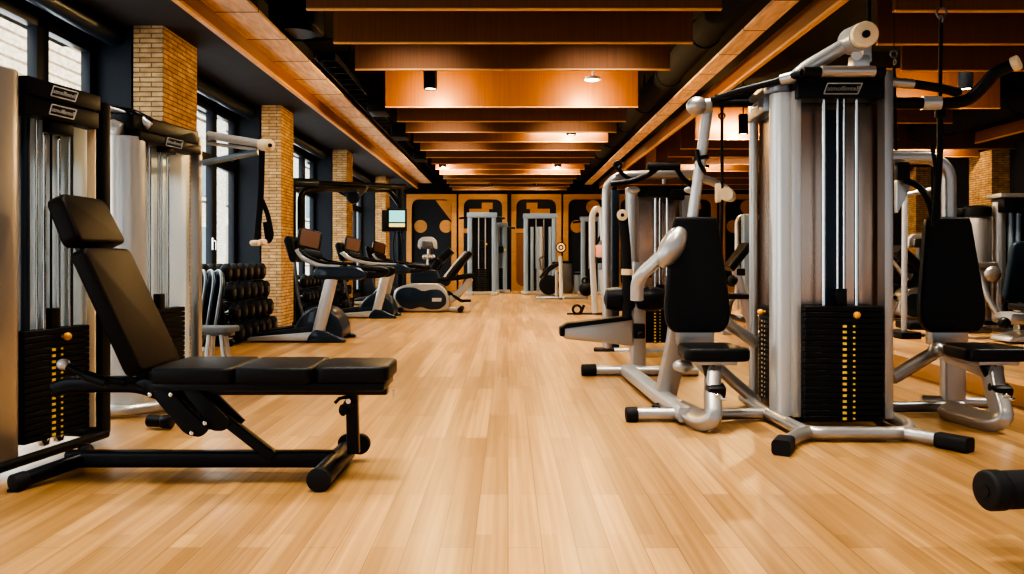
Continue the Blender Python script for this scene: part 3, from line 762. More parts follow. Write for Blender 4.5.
# top handles
b = MB().tube([P(803, 72, 4.62), P(884, 72, 4.62)], .030).build('front_bar', 'black_plastic', t)
MB().tube([P(821, 71.5, 4.61), P(874, 71.5, 4.61)], .034).build('bar_sleeve', 'silver', b)
b = MB().tube([P(803, 73, 4.64), P(790, 77, 4.72), P(778, 81, 4.76), P(735, 92, 4.9), P(712, 100, 5.0)], .026, .06, r_end=.018)
b = b.build('left_bar', 'black_plastic', t)
MB().tube([P(796, 76, 4.70), P(781, 80, 4.75)], .033).build('bar_sleeve', 'silver', b)
b = MB().tube([P(890, 82, 4.78), P(914, 84, 4.78), P(940, 88, 4.78), P(956, 92, 4.78)], .027, .05).sphere(P(957, 92, 4.78), .028)
b.build('right_bar', 'black_plastic', t)
MB().tube([P(890, 82, 4.78), P(913, 84, 4.78)], .030).build('bar_sleeve', 'silver', t)
b = MB().tube([P(890, 103, 4.9), P(950, 103.5, 4.86), P(968, 101, 4.84), P(982, 88, 4.80), P(994, 73, 4.76), P(1010, 66, 4.72), P(1016, 63.5, 4.7)], .036, .12, seg=16)
b = b.build('curved_grip_bar', 'black_plastic', t)
MB().tube([P(922, 103, 4.88), P(940, 103, 4.87)], .042).build('bar_sleeve', 'silver_lt', b)
MB().cyl(P(1012, 65, 4.71), P(1020, 61.5, 4.68), .044, seg=24, bev=.008).build('bar_cap', 'cream', b)
# lifting arm on top
b = MB().tube([P(795, 78, 4.80), P(806, 68, 4.82), P(854, 40, 4.80)], .044, .05, seg=18).sphere(P(852, 41, 4.80), .082)
b.cyl(P(852, 41, 4.80), P(862, 36, 4.66), .078, seg=28)
b.build('lifting_arm', 'silver_lt', t)
c0, c1 = P(862.5, 36, 4.66), P(866, 34, 4.60)
MB().cyl(c0, c1, .074, seg=32, bev=.008).build('pivot_cap', 'cream', t)
MB().cyl(P(865.6, 34.2, 4.61), P(866.5, 33.8, 4.585), .022, seg=18).cyl(P(852, 39, 4.74), P(854, 38, 4.70), .024, seg=18).build('pivot_bolt', 'black_plastic', t)
b = MB().box(P(859, 62, 4.80), (.10, .08, .07), bev=.008).box(P(866, 52, 4.82), (.045, .06, .13), bev=.006).box(P(855, 52, 4.78), (.03, .05, .08), bev=.006).cyl(P(857, 55, 4.74), P(857, 55, 4.82), .03, seg=16)
b.build('pivot_bracket', 'silver_lt', t)
MB().tube([P(869, 42, 4.84), P(869, -120, 4.84)], .012, seg=8).build('ceiling_cable', 'black_plastic', t)
# boom at the left
b = MB().tube([P(757, 103, 5.3), P(703, 103, 5.35)], .024).box(P(737, 97, 5.32), (.30, .03, .03), bev=.006)
b.build('boom_bar', 'black_metal', t)
b = MB().sphere(P(697, 106, 5.36), .072, sc=(1, 1, .9)).cyl(P(703, 106, 5.36), P(712, 105, 5.35), .05, seg=20, bev=.01)
b.build('boom_joint', 'silver', t)
b = MB().tube([P(708, 108, 5.38), P(701, 158, 5.4), P(690, 235, 5.42), P(684, 300, 5.44)], .036, .2, seg=16)
b.build('boom_arm', 'silver_lt', t)
b = MB().torus(P(701, 158, 5.4), .042, .014, axis=(-.15, 0, 1)).tube([P(697, 150, 5.36), P(699, 163, 5.34), P(705, 172, 5.36)], .014, .04)
b.build('boom_clamp', 'black_plastic', t)
b = MB().tube([P(690, 262, 5.3), P(676, 246, 5.3)], .04).sphere(P(672, 247, 5.25), .13, sc=(.62, .6, 1.15), rot=(0, .5, 0))
b.build('shoulder_cover', 'silver', t)
b = MB().tube([P(664, 254, 5.3), P(642, 274, 5.35), P(637, 283, 5.4), P(637, 300, 5.42)], 0, .08, rect=(.075, .085, .03))
b.build('press_arm', 'silver_lt', t)

def press_station(root, cx, mirror=False, lean=True):
    """backrest, seat, J strut and long floor beam; cx = seat centre, m = +1 or -1"""
    m = -1 if mirror else 1
    def V(x, y, z): return (cx + m * x, y, z)
    prof = [(-.135, .76), (.135, .76), (.150, .72), (.215, .17), (.205, .06), (.16, .0), (-.16, .0), (-.205, .06), (-.215, .17), (-.150, .72)]
    xf = T(cx + m * .0, 5.22, .52) @ RX(-5)
    MB().prism(round_poly(prof, .07, 5), 'xz', -.035, .04, bev=.022, seg=4, xf=xf).build('backrest', 'leather', root)
    b = MB().tube([V(-.16, 5.46, .08), V(-.10, 5.38, .42), V(-.06, 5.33, .86)] if lean else [V(.08, 5.36, .03), V(.08, 5.36, .4), V(.08, 5.33, .86)], 0, .1, rect=(.14, .09, .015), up=(0, 1, 0)).box(V(.0, 5.29, .50), (.24, .10, .14), bev=.02)
    b.build('backrest_post', 'silver', root)
    sp = round_poly([(cx - .20, 4.68), (cx + .20, 4.68), (cx + .17, 5.06), (cx - .17, 5.06)], .07)
    MB().prism(sp, 'xy', .395, .475, bev=.022, seg=4).build('seat', 'leather', root)
    b = MB().prism(round_poly([(4.72, .36), (5.28, .40), (5.28, .33), (4.80, .28)], .03), 'yz', cx - .04, cx + .04, bev=.01).box((cx, 4.86, .385), (.24, .28, .025), bev=.006)
    b.build('seat_bracket', 'silver', root)
    b = MB().tube([V(-.0, 4.80, .37), V(-.03, 4.72, .24), V(-.05, 4.60, .08), V(-.10, 4.66, .05), V(-.16, 5.0, .06)], 0, .14, rect=(.12, .085, .02), up=(1, 0, 0)).build('front_strut', 'silver', root)
    b = MB().cyl(V(-.02, 4.80, .395), V(-.02, 4.75, .30), .06, .045, seg=18, bev=.012).box(V(-.02, 4.68, .235), (.11, .10, .07), rot=(.3, 0, 0), bev=.025)
    b.build('seat_adjuster', 'black_plastic', root)
    MB().cyl(V(-.02, 4.66, .205), V(-.02, 4.62, .195), .028, seg=16, bev=.006).box(V(-.02, 4.63, .19), (.10, .035, .02), bev=.008).build('adjuster_pin', 'chrome', root)

LX = 1.235
press_station(t, LX)
b = MB().tube([(1.08, 4.82, .06), (1.045, 5.4, .06), (1.0, 6.7, .07)], 0, .2, rect=(.11, .09, .02)).build('floor_beam', 'silver_lt', t)
q = MB().tube([(1.10, 4.93, .045), (.76, 4.93, .045)], .040).build('side_foot', 'silver', t)
MB().cyl((.80, 4.93, .045), (.725, 4.93, .042), .046, seg=18, bev=.010).build('foot_cap', 'rubber', q)
MB().tube([(1.15, 4.93, .045), (1.62, 4.95, .045)], .036).build('link_tube', 'silver', t)
MB().tube([P(716, 366, 5.3), P(757, 402, 5.36)], .040).build('link_tube', 'silver', t)
MB().tube([P(723, 320, 5.4), P(757, 344, 5.4)], .040).build('link_tube', 'silver', t)
MB().sphere(P(650, 388, 5.9), .035, sc=(1.6, 1, .6)).sphere(P(660, 407, 5.3), .04, sc=(1.4, 1, .7)).build('frame_knob', 'black_plastic', t)
MB().sphere(P(683, 366, 5.0), .05, sc=(1.3, 1, .8)).build('seat_roller', 'silver', t)
# right hand station
RX_ = 2.82
press_station(t, RX_ + .08, lean=False)
b = MB().tube([(2.24, 5.15, .045), (2.95, 5.2, .045)], .036).build('link_tube', 'silver_dk', t)
MB().tube([P(892, 378, 5.2), P(938, 350, 5.25)], .045).sphere(P(937, 350, 5.2), .05).build('link_arm', 'silver', t)
q = MB().tube([(2.8, 5.42, .045), (3.26, 5.28, .045)], .036).build('side_foot', 'silver', t)
MB().cyl((3.20, 5.30, .045), (3.30, 5.27, .042), .045, seg=18, bev=.01).build('foot_cap', 'rubber', q)
b = MB().tube([(2.22, 5.42, 1.69), (2.88, 5.42, 1.69), (2.985, 5.42, 1.60), (2.99, 5.42, .06)], 0, .16, rect=(.085, .085, .03)).build('overhead_frame', 'silver', t)
b = MB().box(P(902, 171, 5.35), (.09, .06, .12), bev=.02).cyl(P(902, 168, 5.3), P(902, 168, 5.26), .012)
b.tube([P(905, 180, 5.36), P(920, 186, 5.3), P(930, 202, 5.25), P(934, 222, 5.25)], .022, .1)
b.build('pulley_bracket', 'black_plastic', t)
b = MB().prism(round_poly([(P(896, 178, 5.4).x, P(896, 178, 5.4).z), (P(913, 180, 5.4).x, P(913, 180, 5.4).z), (P(905, 197, 5.4).x, P(905, 197, 5.4).z), (P(896, 215, 5.4).x, P(896, 215, 5.4).z)], .03), 'xz', 5.38, 5.43, bev=.01)
b.build('pulley_plate', 'silver_lt', t)
po = thing('upright_pole', 'slim silver pole with black foot behind the tall tower, left of the right seat', 'pole', P(903, 336, 10.2))
MB().tube([P(905, 190, 10.2), P(904, 332, 10.2)], .036).tube([P(905, 195, 10.2), P(930, 190, 10.2)], .032).build('pole', 'silver_lt', po)
MB().box(P(902, 334, 10.2), (.26, .5, .09), bev=.025).box(P(918, 325, 10.5), (.42, .4, .10), bev=.03).build('foot', 'black_plastic', po)

# ================================================================== THINGS HANGING NEAR THE TOWER
s = thing('suspension_strap', 'long black strap hanging from the ceiling before the right seat', 'suspension strap', P(940, 225, 4.95))
MB().tube([P(942, -120, 4.95), P(941, 8, 4.95)], .006, seg=8).tube([P(941, 20, 4.95), P(940, 100, 4.95)], 0, rect=(.022, .014, .004)).build('cable', 'black_plastic', s)
MB().torus(P(941.5, 13, 4.95), .030, .007, axis=(0, 1, 0)).torus(P(941.5, 19, 4.95), .02, .006, axis=(1, 0, 0)).build('carabiner', 'silver_dk', s)
MB().tube([P(940, 98, 4.95), P(940, 150, 4.95), P(936, 225, 4.95)], 0, rect=(.035, .02, .006)).box(P(940, 114, 4.95), (.06, .03, .05), bev=.008).tube([P(932, 145, 4.95), P(937, 175, 4.95), P(933, 226, 4.95)], .012, .2).build('strap', 'black_plastic', s)
s = thing('hanging_cable', 'thin black cable with clip beside the right edge of the tall tower', 'cable', P(895, 100, 5.2))
MB().tube([P(894, -120, 5.2), P(894, 50, 5.2)], .003, seg=6).tube([P(894, 66, 5.2), P(896, 150, 5.2)], .010, seg=8).build('cable', 'black_plastic', s)
MB().torus(P(894, 54, 5.2), .022, .006, axis=(0, 1, 0)).torus(P(895, 62, 5.2), .016, .005, axis=(1, 0, 0)).build('clip', 'silver_dk', s)
s = thing('hanging_grip_cable', 'black cable with pale round grip hanging between the two silver towers', 'hanging grip', P(725, 195, 5.35))
MB().tube([P(722, 106, 5.35), P(722, 112, 5.35), P(722, 195, 5.35), P(721, 255, 5.35)], .011, seg=8).build('cable', 'black_plastic', s)
MB().cyl(P(726, 194, 5.31), P(726, 194, 5.38), .045, .045, seg=18).box(P(718, 193, 5.35), (.035, .06, .13), bev=.02).build('grip', 'cream', s)
MB().torus(P(722, 116, 5.35), .02, .006, axis=(0, 1, 0)).build('clip', 'black_metal', s)

# ================================================================== LEG STATION AT THE END OF THE LONG BEAM
g = thing('leg_curl_machine', 'silver leg machine with black roller pads and padded beam, left of the black seat', 'leg machine', (1.1, 6.95, 0))
Yg = 6.92
MB().tube([P(638, 371, Yg), P(638, 300, Yg), P(640, 262, Yg)], 0, .1, rect=(.125, .10, .02)).build('post', 'silver', g)
MB().box(P(639, 331, Yg - .06), (.10, .06, .13), bev=.015).sphere(P(640, 334, Yg - .1), .028).build('pivot_block', 'black_plastic', g)
q = MB().tube([(.66, Yg - .05, .045), (1.62, Yg - .1, .045)], .042).build('floor_bar', 'silver', g)
MB().cyl((.76, Yg - .05, .048), (.63, Yg - .05, .045), .052, seg=18, bev=.012).build('foot_cap', 'rubber', q)
pb = [P(560, 331, Yg), P(563, 326, Yg), P(632, 316, Yg), P(632, 345, Yg), P(563, 338, Yg)]
MB().prism(round_poly([(p.x, p.z) for p in pb], .03), 'xz', Yg - .10, Yg + .04, bev=.02).build('padded_beam', 'silver', g)
pb = [P(559, 328, Yg), P(566, 322.5, Yg), P(630, 315, Yg), P(631, 319, Yg), P(566, 327, Yg)]
MB().prism(round_poly([(p.x, p.z) for p in pb], .015), 'xz', Yg - .11, Yg + .05, bev=.012).box(P(562, 331, Yg - .03), (.05, .15, .085), bev=.02).build('beam_pad', 'leather', g)
for px in (620, 651):
    MB().lathe([(.02, -.14), (.085, -.12), (.105, -.04), (.105, .04), (.085, .12), (.02, .14)], P(px, 299, Yg - .02), axis=(1, 0, 0), seg=24).build('roller_pad', 'leather', g)
MB().tube([P(627, 318, Yg - .1), P(627, 260, Yg - .1), P(623, 216, Yg - .1)], .042, .2, seg=16).build('lever_bar', 'foam', g)
MB().cyl(P(622.5, 215, Yg - .16), P(622.5, 215, Yg - .08), .048, seg=22, bev=.008).build('bar_cap', 'cream', g)
MB().cyl(P(622.5, 215, Yg - .165), P(622.5, 215, Yg - .158), .016, seg=14).build('cap_hole', 'black_plastic', g)
MB().tube([P(627.2, 269, Yg - .1), P(627, 275, Yg - .1)], .049, seg=16).build('bar_ring', 'cream', g)

# ================================================================== SECOND TOWER BEHIND
g = thing('multi_gym', 'silver gym tower with black top roller, standing behind the leg machine', 'weight machine', (1.75, 8.8, 0))
Yn = 8.7
def Q(px, py, d=0): return P(px, py, Yn + d)
xa, xb = Q(640, 0).x, Q(678, 0).x
F = T((xa + xb) / 2 + .05, Yn + .05)
stack_unit(g, F, .46, .08, .62, 1.74, None, rods=(.14, -.04), plates=16, panel='bronze_panel', yoff=.03, num_x=-.08, pw=.62)
b = MB().lathe([(.066, .05), (.074, .053), (.074, 1.777), (.066, 1.78)], Vector((Q(633, 0).x, Yn + .08, 0)), seg=28)
b.build('side_column', 'silver_lt', g)
MB().box((Q(687, 0).x, Yn + .10, .90), (.10, .14, 1.74), bev=.02).build('side_post', 'silver', g)
b = MB(F).box((0, .06, 1.74), (.64, .16, .12), bev=.015).box((-.08, -.03, 1.73), (.22, .06, .09), bev=.02).box((.15, -.03, 1.70), (.16, .06, .12), bev=.02)
b.build('header', 'black_plastic', g)
MB().tube([Q(607, 352), Q(606.5, 200), Q(606.5, 186), Q(618, 176), Q(640, 175), Q(700, 174, .1)], .05, .12, seg=16).build('arch_frame', 'silver', g)
MB().tube([Q(615, 350, .15), Q(615, 190, .15)], 0, rect=(.085, .10, .02)).build('rear_upright', 'navy_metal', g)
MB().tube([Q(611, 184, -.1), Q(634, 181, -.1), Q(650, 174, -.15), Q(657, 168, -.15)], .03, .1).tube([Q(676, 168, -.15), Q(684, 180, -.15), Q(694, 187, -.15)], .026, .1).build('curved_bar', 'black_plastic', g)
MB().cyl(Q(647, 166.5, -.15), Q(680, 166.5, -.15), .042, seg=18, bev=.008).build('roller_grip', 'foam', g)
MB().torus(Q(618, 165, -.05), .035, .018, axis=(0, 1, 0)).tube([Q(618, 168, -.05), Q(624, 176, -.05), Q(634, 180, -.05)], .022, .05).build('hook', 'black_plastic', g)
for px, py in ((633, 190), (691, 190)): MB().sphere(Q(px, py, -.06), .065, sc=(1.2, .5, .6)).build('arm_joint', 'silver_lt', g)
MB().tube([Q(640, 172, .0), Q(664, 172, .05), Q(664, 184, .05)], .02, .05).build('top_bracket', 'silver', g)
MB().tube([Q(690, 176, .1), Q(712, 181, .1), Q(727, 190, .1), Q(731, 196, .1)], .045, .2, seg=14).build('side_arm', 'silver', g)
MB().sphere(Q(727, 194, .0), .10, sc=(1.1, .5, .75), rot=(0, .6, 0)).build('arm_pivot', 'silver_lt', g)
q = MB().tube([Q(612, 351.5), Q(690, 351.5)], .042).build('floor_bar', 'silver', g)
MB().cyl(Q(614, 351.5, -.02), Q(594, 351.5, -.02), .047, seg=18, bev=.01).build('foot_cap', 'rubber', q)
MB().box(Q(639, 272, -.45), (.24, .16, .12), bev=.02).tube([Q(639, 276, -.4), Q(640, 285, -.2), Q(650, 290, .05)], .03).build('step_box', 'black_plastic', g)
MB().box(Q(639, 267.5, -.46), (.25, .15, .05), bev=.012).build('box_lid', 'silver', g)

# ================================================================== INCLINE MACHINE SEEN BETWEEN THE TOWERS
g = thing('incline_bench', 'incline bench with dark slanted pad and silver strut, between the silver towers', 'weight bench', (3.0, 10.6, 0))
Yi = 10.6
def Q(px, py, d=0): return P(px, py, Yi + d)
MB().tube([Q(728, 269), Q(747, 245)], 0, rect=(.34, .10, .03), up=(-.6, 0, .8)).build('backrest', 'leather', g)
MB().tube([Q(734, 262, .0), Q(743, 300), Q(752, 332)], 0, rect=(.11, .09, .02)).build('strut', 'silver', g)
MB().tube([Q(722, 333), Q(772, 334)], .045).build('floor_bar', 'silver', g)
MB().tube([Q(728, 316), Q(752, 322)], .04).tube([Q(726, 332, .3), Q(731, 300, .2), Q(742, 292)], .03, .1).build('seat_frame', 'silver_dk', g)
MB().box(Q(735, 296), (.34, .36, .07), bev=.025).build('seat', 'leather', g)
MB().sphere(Q(733, 280), .07).box(Q(740, 272), (.12, .1, .10), bev=.02).build('adjuster', 'black_plastic', g)

# a rack with rounded silver frame farther back
g = thing('cable_machine', 'slim weight rack with rounded silver frame, far behind the incline bench', 'weight machine', (3.95, 13.2, 0))
Yi = 13.2
MB().tube([Q(737, 319, 2.6), Q(737, 222, 2.6), Q(739, 217, 2.6), Q(747, 217, 2.6), Q(770, 217, 2.6)], .045, .15).build('rounded_frame', 'silver', g)
MB().box((P(747, 0, 13.35).x, 13.35, .9), (.16, .2, 1.7), bev=.03).build('side_column', 'bluegrey', g)
MB().box((P(757, 0, 13.35).x + .05, 13.38, .85), (.28, .1, 1.6), bev=.02).build('back_panel', 'black_metal', g)
MB().tube([(3.7, 13.2, .04), (4.5, 13.2, .04)], .04).build('floor_bar', 'silver', g)

# ================================================================== FOREGROUND FOOT ROLLER AT THE RIGHT EDGE
g = thing('bench_end', 'black padded roller of a bench reaching in at the lower right edge', 'weight bench', (1.85, 2.9, 0))
c = P(994, 490, 2.62)
MB().cyl((c.x + .02, 2.62, c.z), (c.x + .62, 2.70, c.z), .062, seg=32, bev=.010).build('roller_pad', 'foam', g)
MB().cyl((c.x - .035, 2.613, c.z), (c.x + .03, 2.622, c.z), .066, seg=32, bev=.014).build('end_cap', 'rubber', g)
MB().cyl((c.x - .038, 2.6126, c.z), (c.x - .02, 2.615, c.z), .022, seg=18).build('cap_bolt', 'black_metal', g)
MB().tube([(c.x + .60, 2.70, c.z), (c.x + .75, 2.72, c.z), (c.x + .75, 2.72, .05)], 0, .08, rect=(.06, .06, .012)).tube([(c.x + .75, 2.4, .04), (c.x + .75, 3.05, .04)], 0, rect=(.07, .07, .015)).build('frame', 'black_metal', g)
# ================================================================== TREADMILLS
def treadmill(name_label, screen='screen'):
    """built beside the wall at depth 9.9; profile in X-Z; base centre x0"""
    Y = 9.9; S = Y / 800.0; ya, yb = 9.55, 10.25
    t = thing('treadmill', name_label, 'treadmill', (-2.3, 9.9, 0), 0, 'treadmills by the windows')
    def X(px): return (px - 508) * S
    def Z(py): return (340 - py) * S
    def poly(pp, r=.02): return round_poly([(X(a), Z(c)) for a, c in pp], r)
    MB().prism(poly([(258, 339), (261, 332), (318, 324), (318, 338)], .02), 'xz', ya + .06, yb - .06, bev=.008).build('deck', 'navy_plastic', t)
    MB().prism(poly([(268, 329.5), (318, 322.5), (318, 325), (266, 332)], .003), 'xz', ya + .12, yb - .12).build('belt', 'rubber', t)
    for y in (ya, yb - .07):
        MB().prism(poly([(256, 338.5), (256, 335), (318, 330), (330, 331), (330, 338.5)], .02), 'xz', y, y + .07, bev=.012).build('side_rail', 'silver_lt', t)
    dome = [(298, 330), (303, 318), (312, 309), (322, 305.5), (333, 307), (342, 315), (347, 327), (347, 337), (300, 337)]
    MB().prism(poly(dome, .10), 'xz', ya + .07, yb - .07, bev=.06, seg=4).build('motor_cover', 'navy_plastic', t)
    for y in (ya - .02, yb - .09):
        MB().prism(poly([(313, 340), (316, 333), (322, 327), (333, 329), (343, 334), (351, 337), (351, 340)], .03), 'xz', y, y + .11, bev=.02).build('foot_cover', 'navy_plastic', t)
        if y < 9.8: MB().tube([(X(324), y + .055, Z(332)), (X(337.5), y + .055, Z(277))], 0, rect=(.09, .15, .04), up=(1, 0, 0)).build('upright', 'silver_lt', t)
    for y in (ya - .02, yb - .12):
        MB().prism(poly([(320, 270), (324, 266.5), (362, 266.5), (372, 272), (371, 277), (364, 279.5), (325, 279.5), (320, 277)], .05), 'xz', y, y + .14, bev=.035, seg=4).build('arm_pad', 'navy_plastic', t)
        MB().tube([(X(340), y + .07, Z(269)), (X(372), y + .07, Z(268)), (X(392), y + .07, Z(270)), (X(386), y + .07, Z(275)), (X(366), y + .07, Z(276))], .035, .06).build('handrail', 'black_plastic', t)
        MB().tube([(X(345), y + .07, Z(267)), (X(324), y + .07, Z(265.5)), (X(309), y + .07, Z(259)), (X(303), y + .07, Z(250))], .028, .2).build('console_neck', 'silver_lt', t)
        MB().tube([(X(352), y + .07, Z(264.5)), (X(328), y + .07, Z(263)), (X(312), y + .07, Z(256)), (X(306), y + .07, Z(250))], .018, .2).build('neck_grip', 'black_plastic', t)
    # console, tilted and turned towards the aisle
    c = Vector((X(309), Y, Z(241)))
    xf = Matrix.Translation(c) @ RZ(30) @ RX(-18) @ RY(14)
    co = MB().prism(rrect(.30, .30, .05), 'xz', -.03, .035, bev=.018, xf=xf).prism(rrect(.24, .10, .03, 4, .06, -.17), 'xz', -.05, .02, bev=.015, xf=xf).build('console', 'black_plastic', t)
    MB().prism(rrect(.235, .215, .02, 3, 0, .015), 'xz', -.036, -.028, xf=xf).build('screen', screen, co)
    MB().prism(poly([(287, 240), (291, 236), (296, 238), (300, 256), (299, 263), (294, 262)], .05), 'xz', Y - .2, Y + .2, bev=.03).build('console_back', 'black_plastic', t)
    MB().tube([(X(297), Y - .15, Z(255)), (X(302), Y - .15, Z(300)), (X(309), Y - .15, Z(325))], .02, .1).build('rear_brace', 'silver_dk', t)
    return t
t1 = treadmill('navy and silver treadmill nearest the camera, before the second brick column')
t2 = copy_tree(t1); t2.location = (-2.3 + .06, 13.8, 0); t2['label'] = 'navy and silver treadmill in the middle of the row by the windows'
for ch in t2.children:
    nm = ch.name.split('.')[0]
    if nm in ('console', 'console_back', 'rear_brace'): ch.location.x = -.28
    if nm in ('console_neck', 'neck_grip'): ch.scale.x = 1.75; ch.location.x = -.75 * .20
t3 = copy_tree(t1); t3.location = (-2.68, 17.6, 0); t3['label'] = 'navy and silver treadmill farthest along the windows, mostly hidden'
t4 = copy_tree(t1); t4.location = (6.5, 14.6, 0); t4.rotation_euler = (0, 0, PI * .93); t4['label'] = 'navy and silver treadmill in the right bay, beyond the silver arch'; t4['group'] = 'treadmills in the right bay'

# ================================================================== BLACK PULL-UP FRAME WITH SCREEN
t = thing('pull_up_frame', 'black pull-up frame spanning over the treadmills on the left', 'pull-up frame', (-2.6, 12.8, 0))
A = P(292, 184, 12.2); Bp = P(400, 188, 15.75)
for k, q in enumerate((A, Bp)):
    MB().tube([(q.x, q.y, 0), (q.x, q.y, q.z - .03)], 0, rect=(.11, .11, .02)).box((q.x, q.y, .02), (.3, .3, .04), bev=.01).build('post', 'black_metal', t)
b = MB().tube([(A.x + .13, A.y - .02, 1.0), (A.x + .13, A.y - .02, A.z - .10), (A.x + .40, A.y + .2, A.z - .06), Bp + Vector((-.2, -.1, -.05)), Bp + Vector((0, 0, -.35))], .045, .25)
b.build('inner_bar', 'black_metal', t)
b = MB().tube([A + Vector((-.06, -.03, .02)), Bp + Vector((.1, .06, .03))], .05).build('top_bar', 'black_metal', t)
MB().cyl(A + Vector((-.1, -.05, .02)), A + Vector((.35, .2, .025)), .075, seg=20, bev=.01).build('foam_roll', 'navy_metal', t)
m_ = A.lerp(Bp, .48)
MB().box(m_ + Vector((0, 0, -.09)), (.22, .16, .14), bev=.03).cyl(m_ + Vector((.05, -.12, -.20)), m_ + Vector((.05, .02, -.2)), .11, seg=20, bev=.02).box(m_ + Vector((-.16, 0, -.12)), (.2, .05, .05), rot=(0, .5, 0), bev=.01).build('pulley_block', 'black_plastic', t)
MB().tube([m_ + Vector((.1, 0, -.2)), m_ + Vector((.24, 0, -.1)), m_ + Vector((.3, 0, 0))], .02, .1).build('pulley_bracket', 'silver_dk', t)
c = P(397, 220, 15.4)
t = thing('wall_screen', 'small lit teal and yellow screen mounted beside the pull-up frame post', 'screen', (c.x, c.y, c.z - .25))
xf = T(*c) @ RZ(8)
MB().box((0, 0, 0), (.38, .05, .44), bev=.012, xf=xf).box((-.24, .02, -.02), (.10, .08, .42), bev=.02, xf=xf).box((0, .12, 0), (.08, .26, .08), xf=xf).build('screen_case', 'black_plastic', t)
MB().box((.0, -.027, .07), (.30, .006, .22), xf=xf).build('display', 'screen_teal', t)
MB().box((.0, -.027, -.10), (.30, .006, .07), xf=xf).build('display_strip', 'screen_yel', t)
for k in (-1, 1): MB().tube([c + Vector((.04 * k, .1, -.12)), c + Vector((.11 * k, .12, -.5)), c + Vector((.05 * k, .14, -1.0))], .016, .2).build('cable', 'black_plastic', t)

# ================================================================== RECUMBENT BIKES
def bike(label):
    Y = 15.1; S = Y / 800
    t = thing('recumbent_bike', label, 'exercise bike', ((430 - 508) * S, Y, 0), 0, 'recumbent bikes')
    def X(px): return (px - 508) * S
    def Z(py): return (312 - py) * S
    def poly(pp, r=.05): return round_poly([(X(a), Z(c)) for a, c in pp], r)
    shroud = [(394, 297), (396, 289), (404, 285), (416, 283), (440, 283), (447, 289), (451, 300), (450, 309), (440, 311), (408, 311), (398, 307)]
    MB().prism(poly(shroud, .08), 'xz', Y - .17, Y + .17, bev=.03).build('shroud', 'silver', t)
    dark = [(396, 298), (398, 290), (406, 287), (416, 287), (424, 291), (432, 289), (441, 289), (447, 296), (447, 304), (440, 309), (430, 309), (422, 306), (412, 309), (402, 306)]
    MB().prism(poly(dark, .06), 'xz', Y - .185, Y + .185, bev=.012).build('side_cover', 'navy_plastic', t)
    b = MB().cyl((X(437.5), Y - .188, Z(299)), (X(437.5), Y - .18, Z(299)), .001)
    b.prism([(X(433) , Z(301)), (X(442), Z(301)), (X(442.5), Z(297.5)), (X(433), Z(297.5))], 'xz', Y - .192, Y - .184)
    b.build('logo', 'silver_lt', t)
    MB().tube([(X(399), Y - .06, Z(308)), (X(461), Y - .06, Z(309))], 0, rect=(.10, .09, .02)).build('base_rail', 'silver', t)
    for px in (402, 461): MB().cyl((X(px), Y - .30, Z(309)), (X(px), Y + .30, Z(309)), .05, seg=16, bev=.01).build('floor_bar', 'black_plastic', t)
    MB().prism(poly([(411, 283), (411, 273), (421, 269), (437, 270), (441, 283)], .04), 'xz', Y - .14, Y + .14, bev=.03).build('top_cover', 'navy_plastic', t)
    MB().tube([(X(428), Y, Z(272)), (X(429), Y, Z(249))], .035).build('console_post', 'silver', t)
    cb = MB().prism(poly([(418, 247), (419, 240), (423, 237), (433, 237), (437, 241), (437.5, 249), (435, 249), (433, 245), (421, 246), (421, 250)], .04), 'xz', Y - .10, Y + .0, bev=.02)
    c = cb.build('console', 'silver_lt', t)
    MB().prism(poly([(422, 249), (422, 241), (433, 241), (434, 249)], .04), 'xz', Y - .11, Y + .03, bev=.02).build('console_face', 'silver_dk', c)
    [MB().sphere((X(q), Y - .05, Z(257)), .05).build('console_knob', 'silver', t) for q in (425, 429, 433)]
    for y in (Y - .2, Y + .14): MB().tube([(X(428), Y, Z(262)), (X(436), y + .03, Z(258)), (X(444), y + .03, Z(262)), (X(438), y + .03, Z(270))], .02, .08).build('handlebar', 'black_plastic', t)
    # near seat back and its silver shell
    for dx, dy in ((0, 0), ):
        MB().tube([(X(431), Y + .1, Z(273)), (X(440), Y + .1, Z(260)), (X(451), Y + .1, Z(250))], 0, .15, rect=(.36, .15, .05), up=(-.6, 0, .8)).build('front_pad', 'leather', t)
    MB().tube([(X(448), Y + .02, Z(280)), (X(460), Y + .02, Z(265)), (X(471), Y + .02, Z(252.5))], 0, .15, rect=(.40, .10, .04), up=(-.6, 0, .8)).build('backrest', 'leather', t)
    MB().tube([(X(445), Y + .06, Z(277)), (X(456), Y + .06, Z(262.5)), (X(466), Y + .06, Z(252))], 0, .15, rect=(.43, .045, .02), up=(-.6, 0, .8)).build('backrest_shell', 'silver_lt', t)
    MB().tube([(X(439), Y + .02, Z(280)), (X(462), Y + .02, Z(277)), (X(474), Y + .02, Z(275))], 0, .1, rect=(.38, .09, .03)).build('seat', 'leather', t)
    MB().tube([(X(470), Y + .02, Z(278)), (X(462), Y + .02, Z(291)), (X(450), Y + .02, Z(300))], 0, .1, rect=(.16, .14, .03), up=(1, 0, 0)).build('seat_carriage', 'silver', t)
    MB().tube([(X(448), Y, Z(292)), (X(462), Y - .1, Z(301)), (X(466), Y - .2, Z(300))], .03, .1).box((X(467), Y - .24, Z(300)), (.18, .12, .05), bev=.015).build('pedal', 'black_plastic', t)
    return t
b1 = bike('silver and navy recumbent bike nearest on the left of the aisle')
del b1['group']

b3 = copy_tree(b1); b3.location = (6.75, 13.2, 0); b3.rotation_euler = (0, 0, PI); b3['label'] = 'silver and navy recumbent bike in the right bay, behind the right seat'
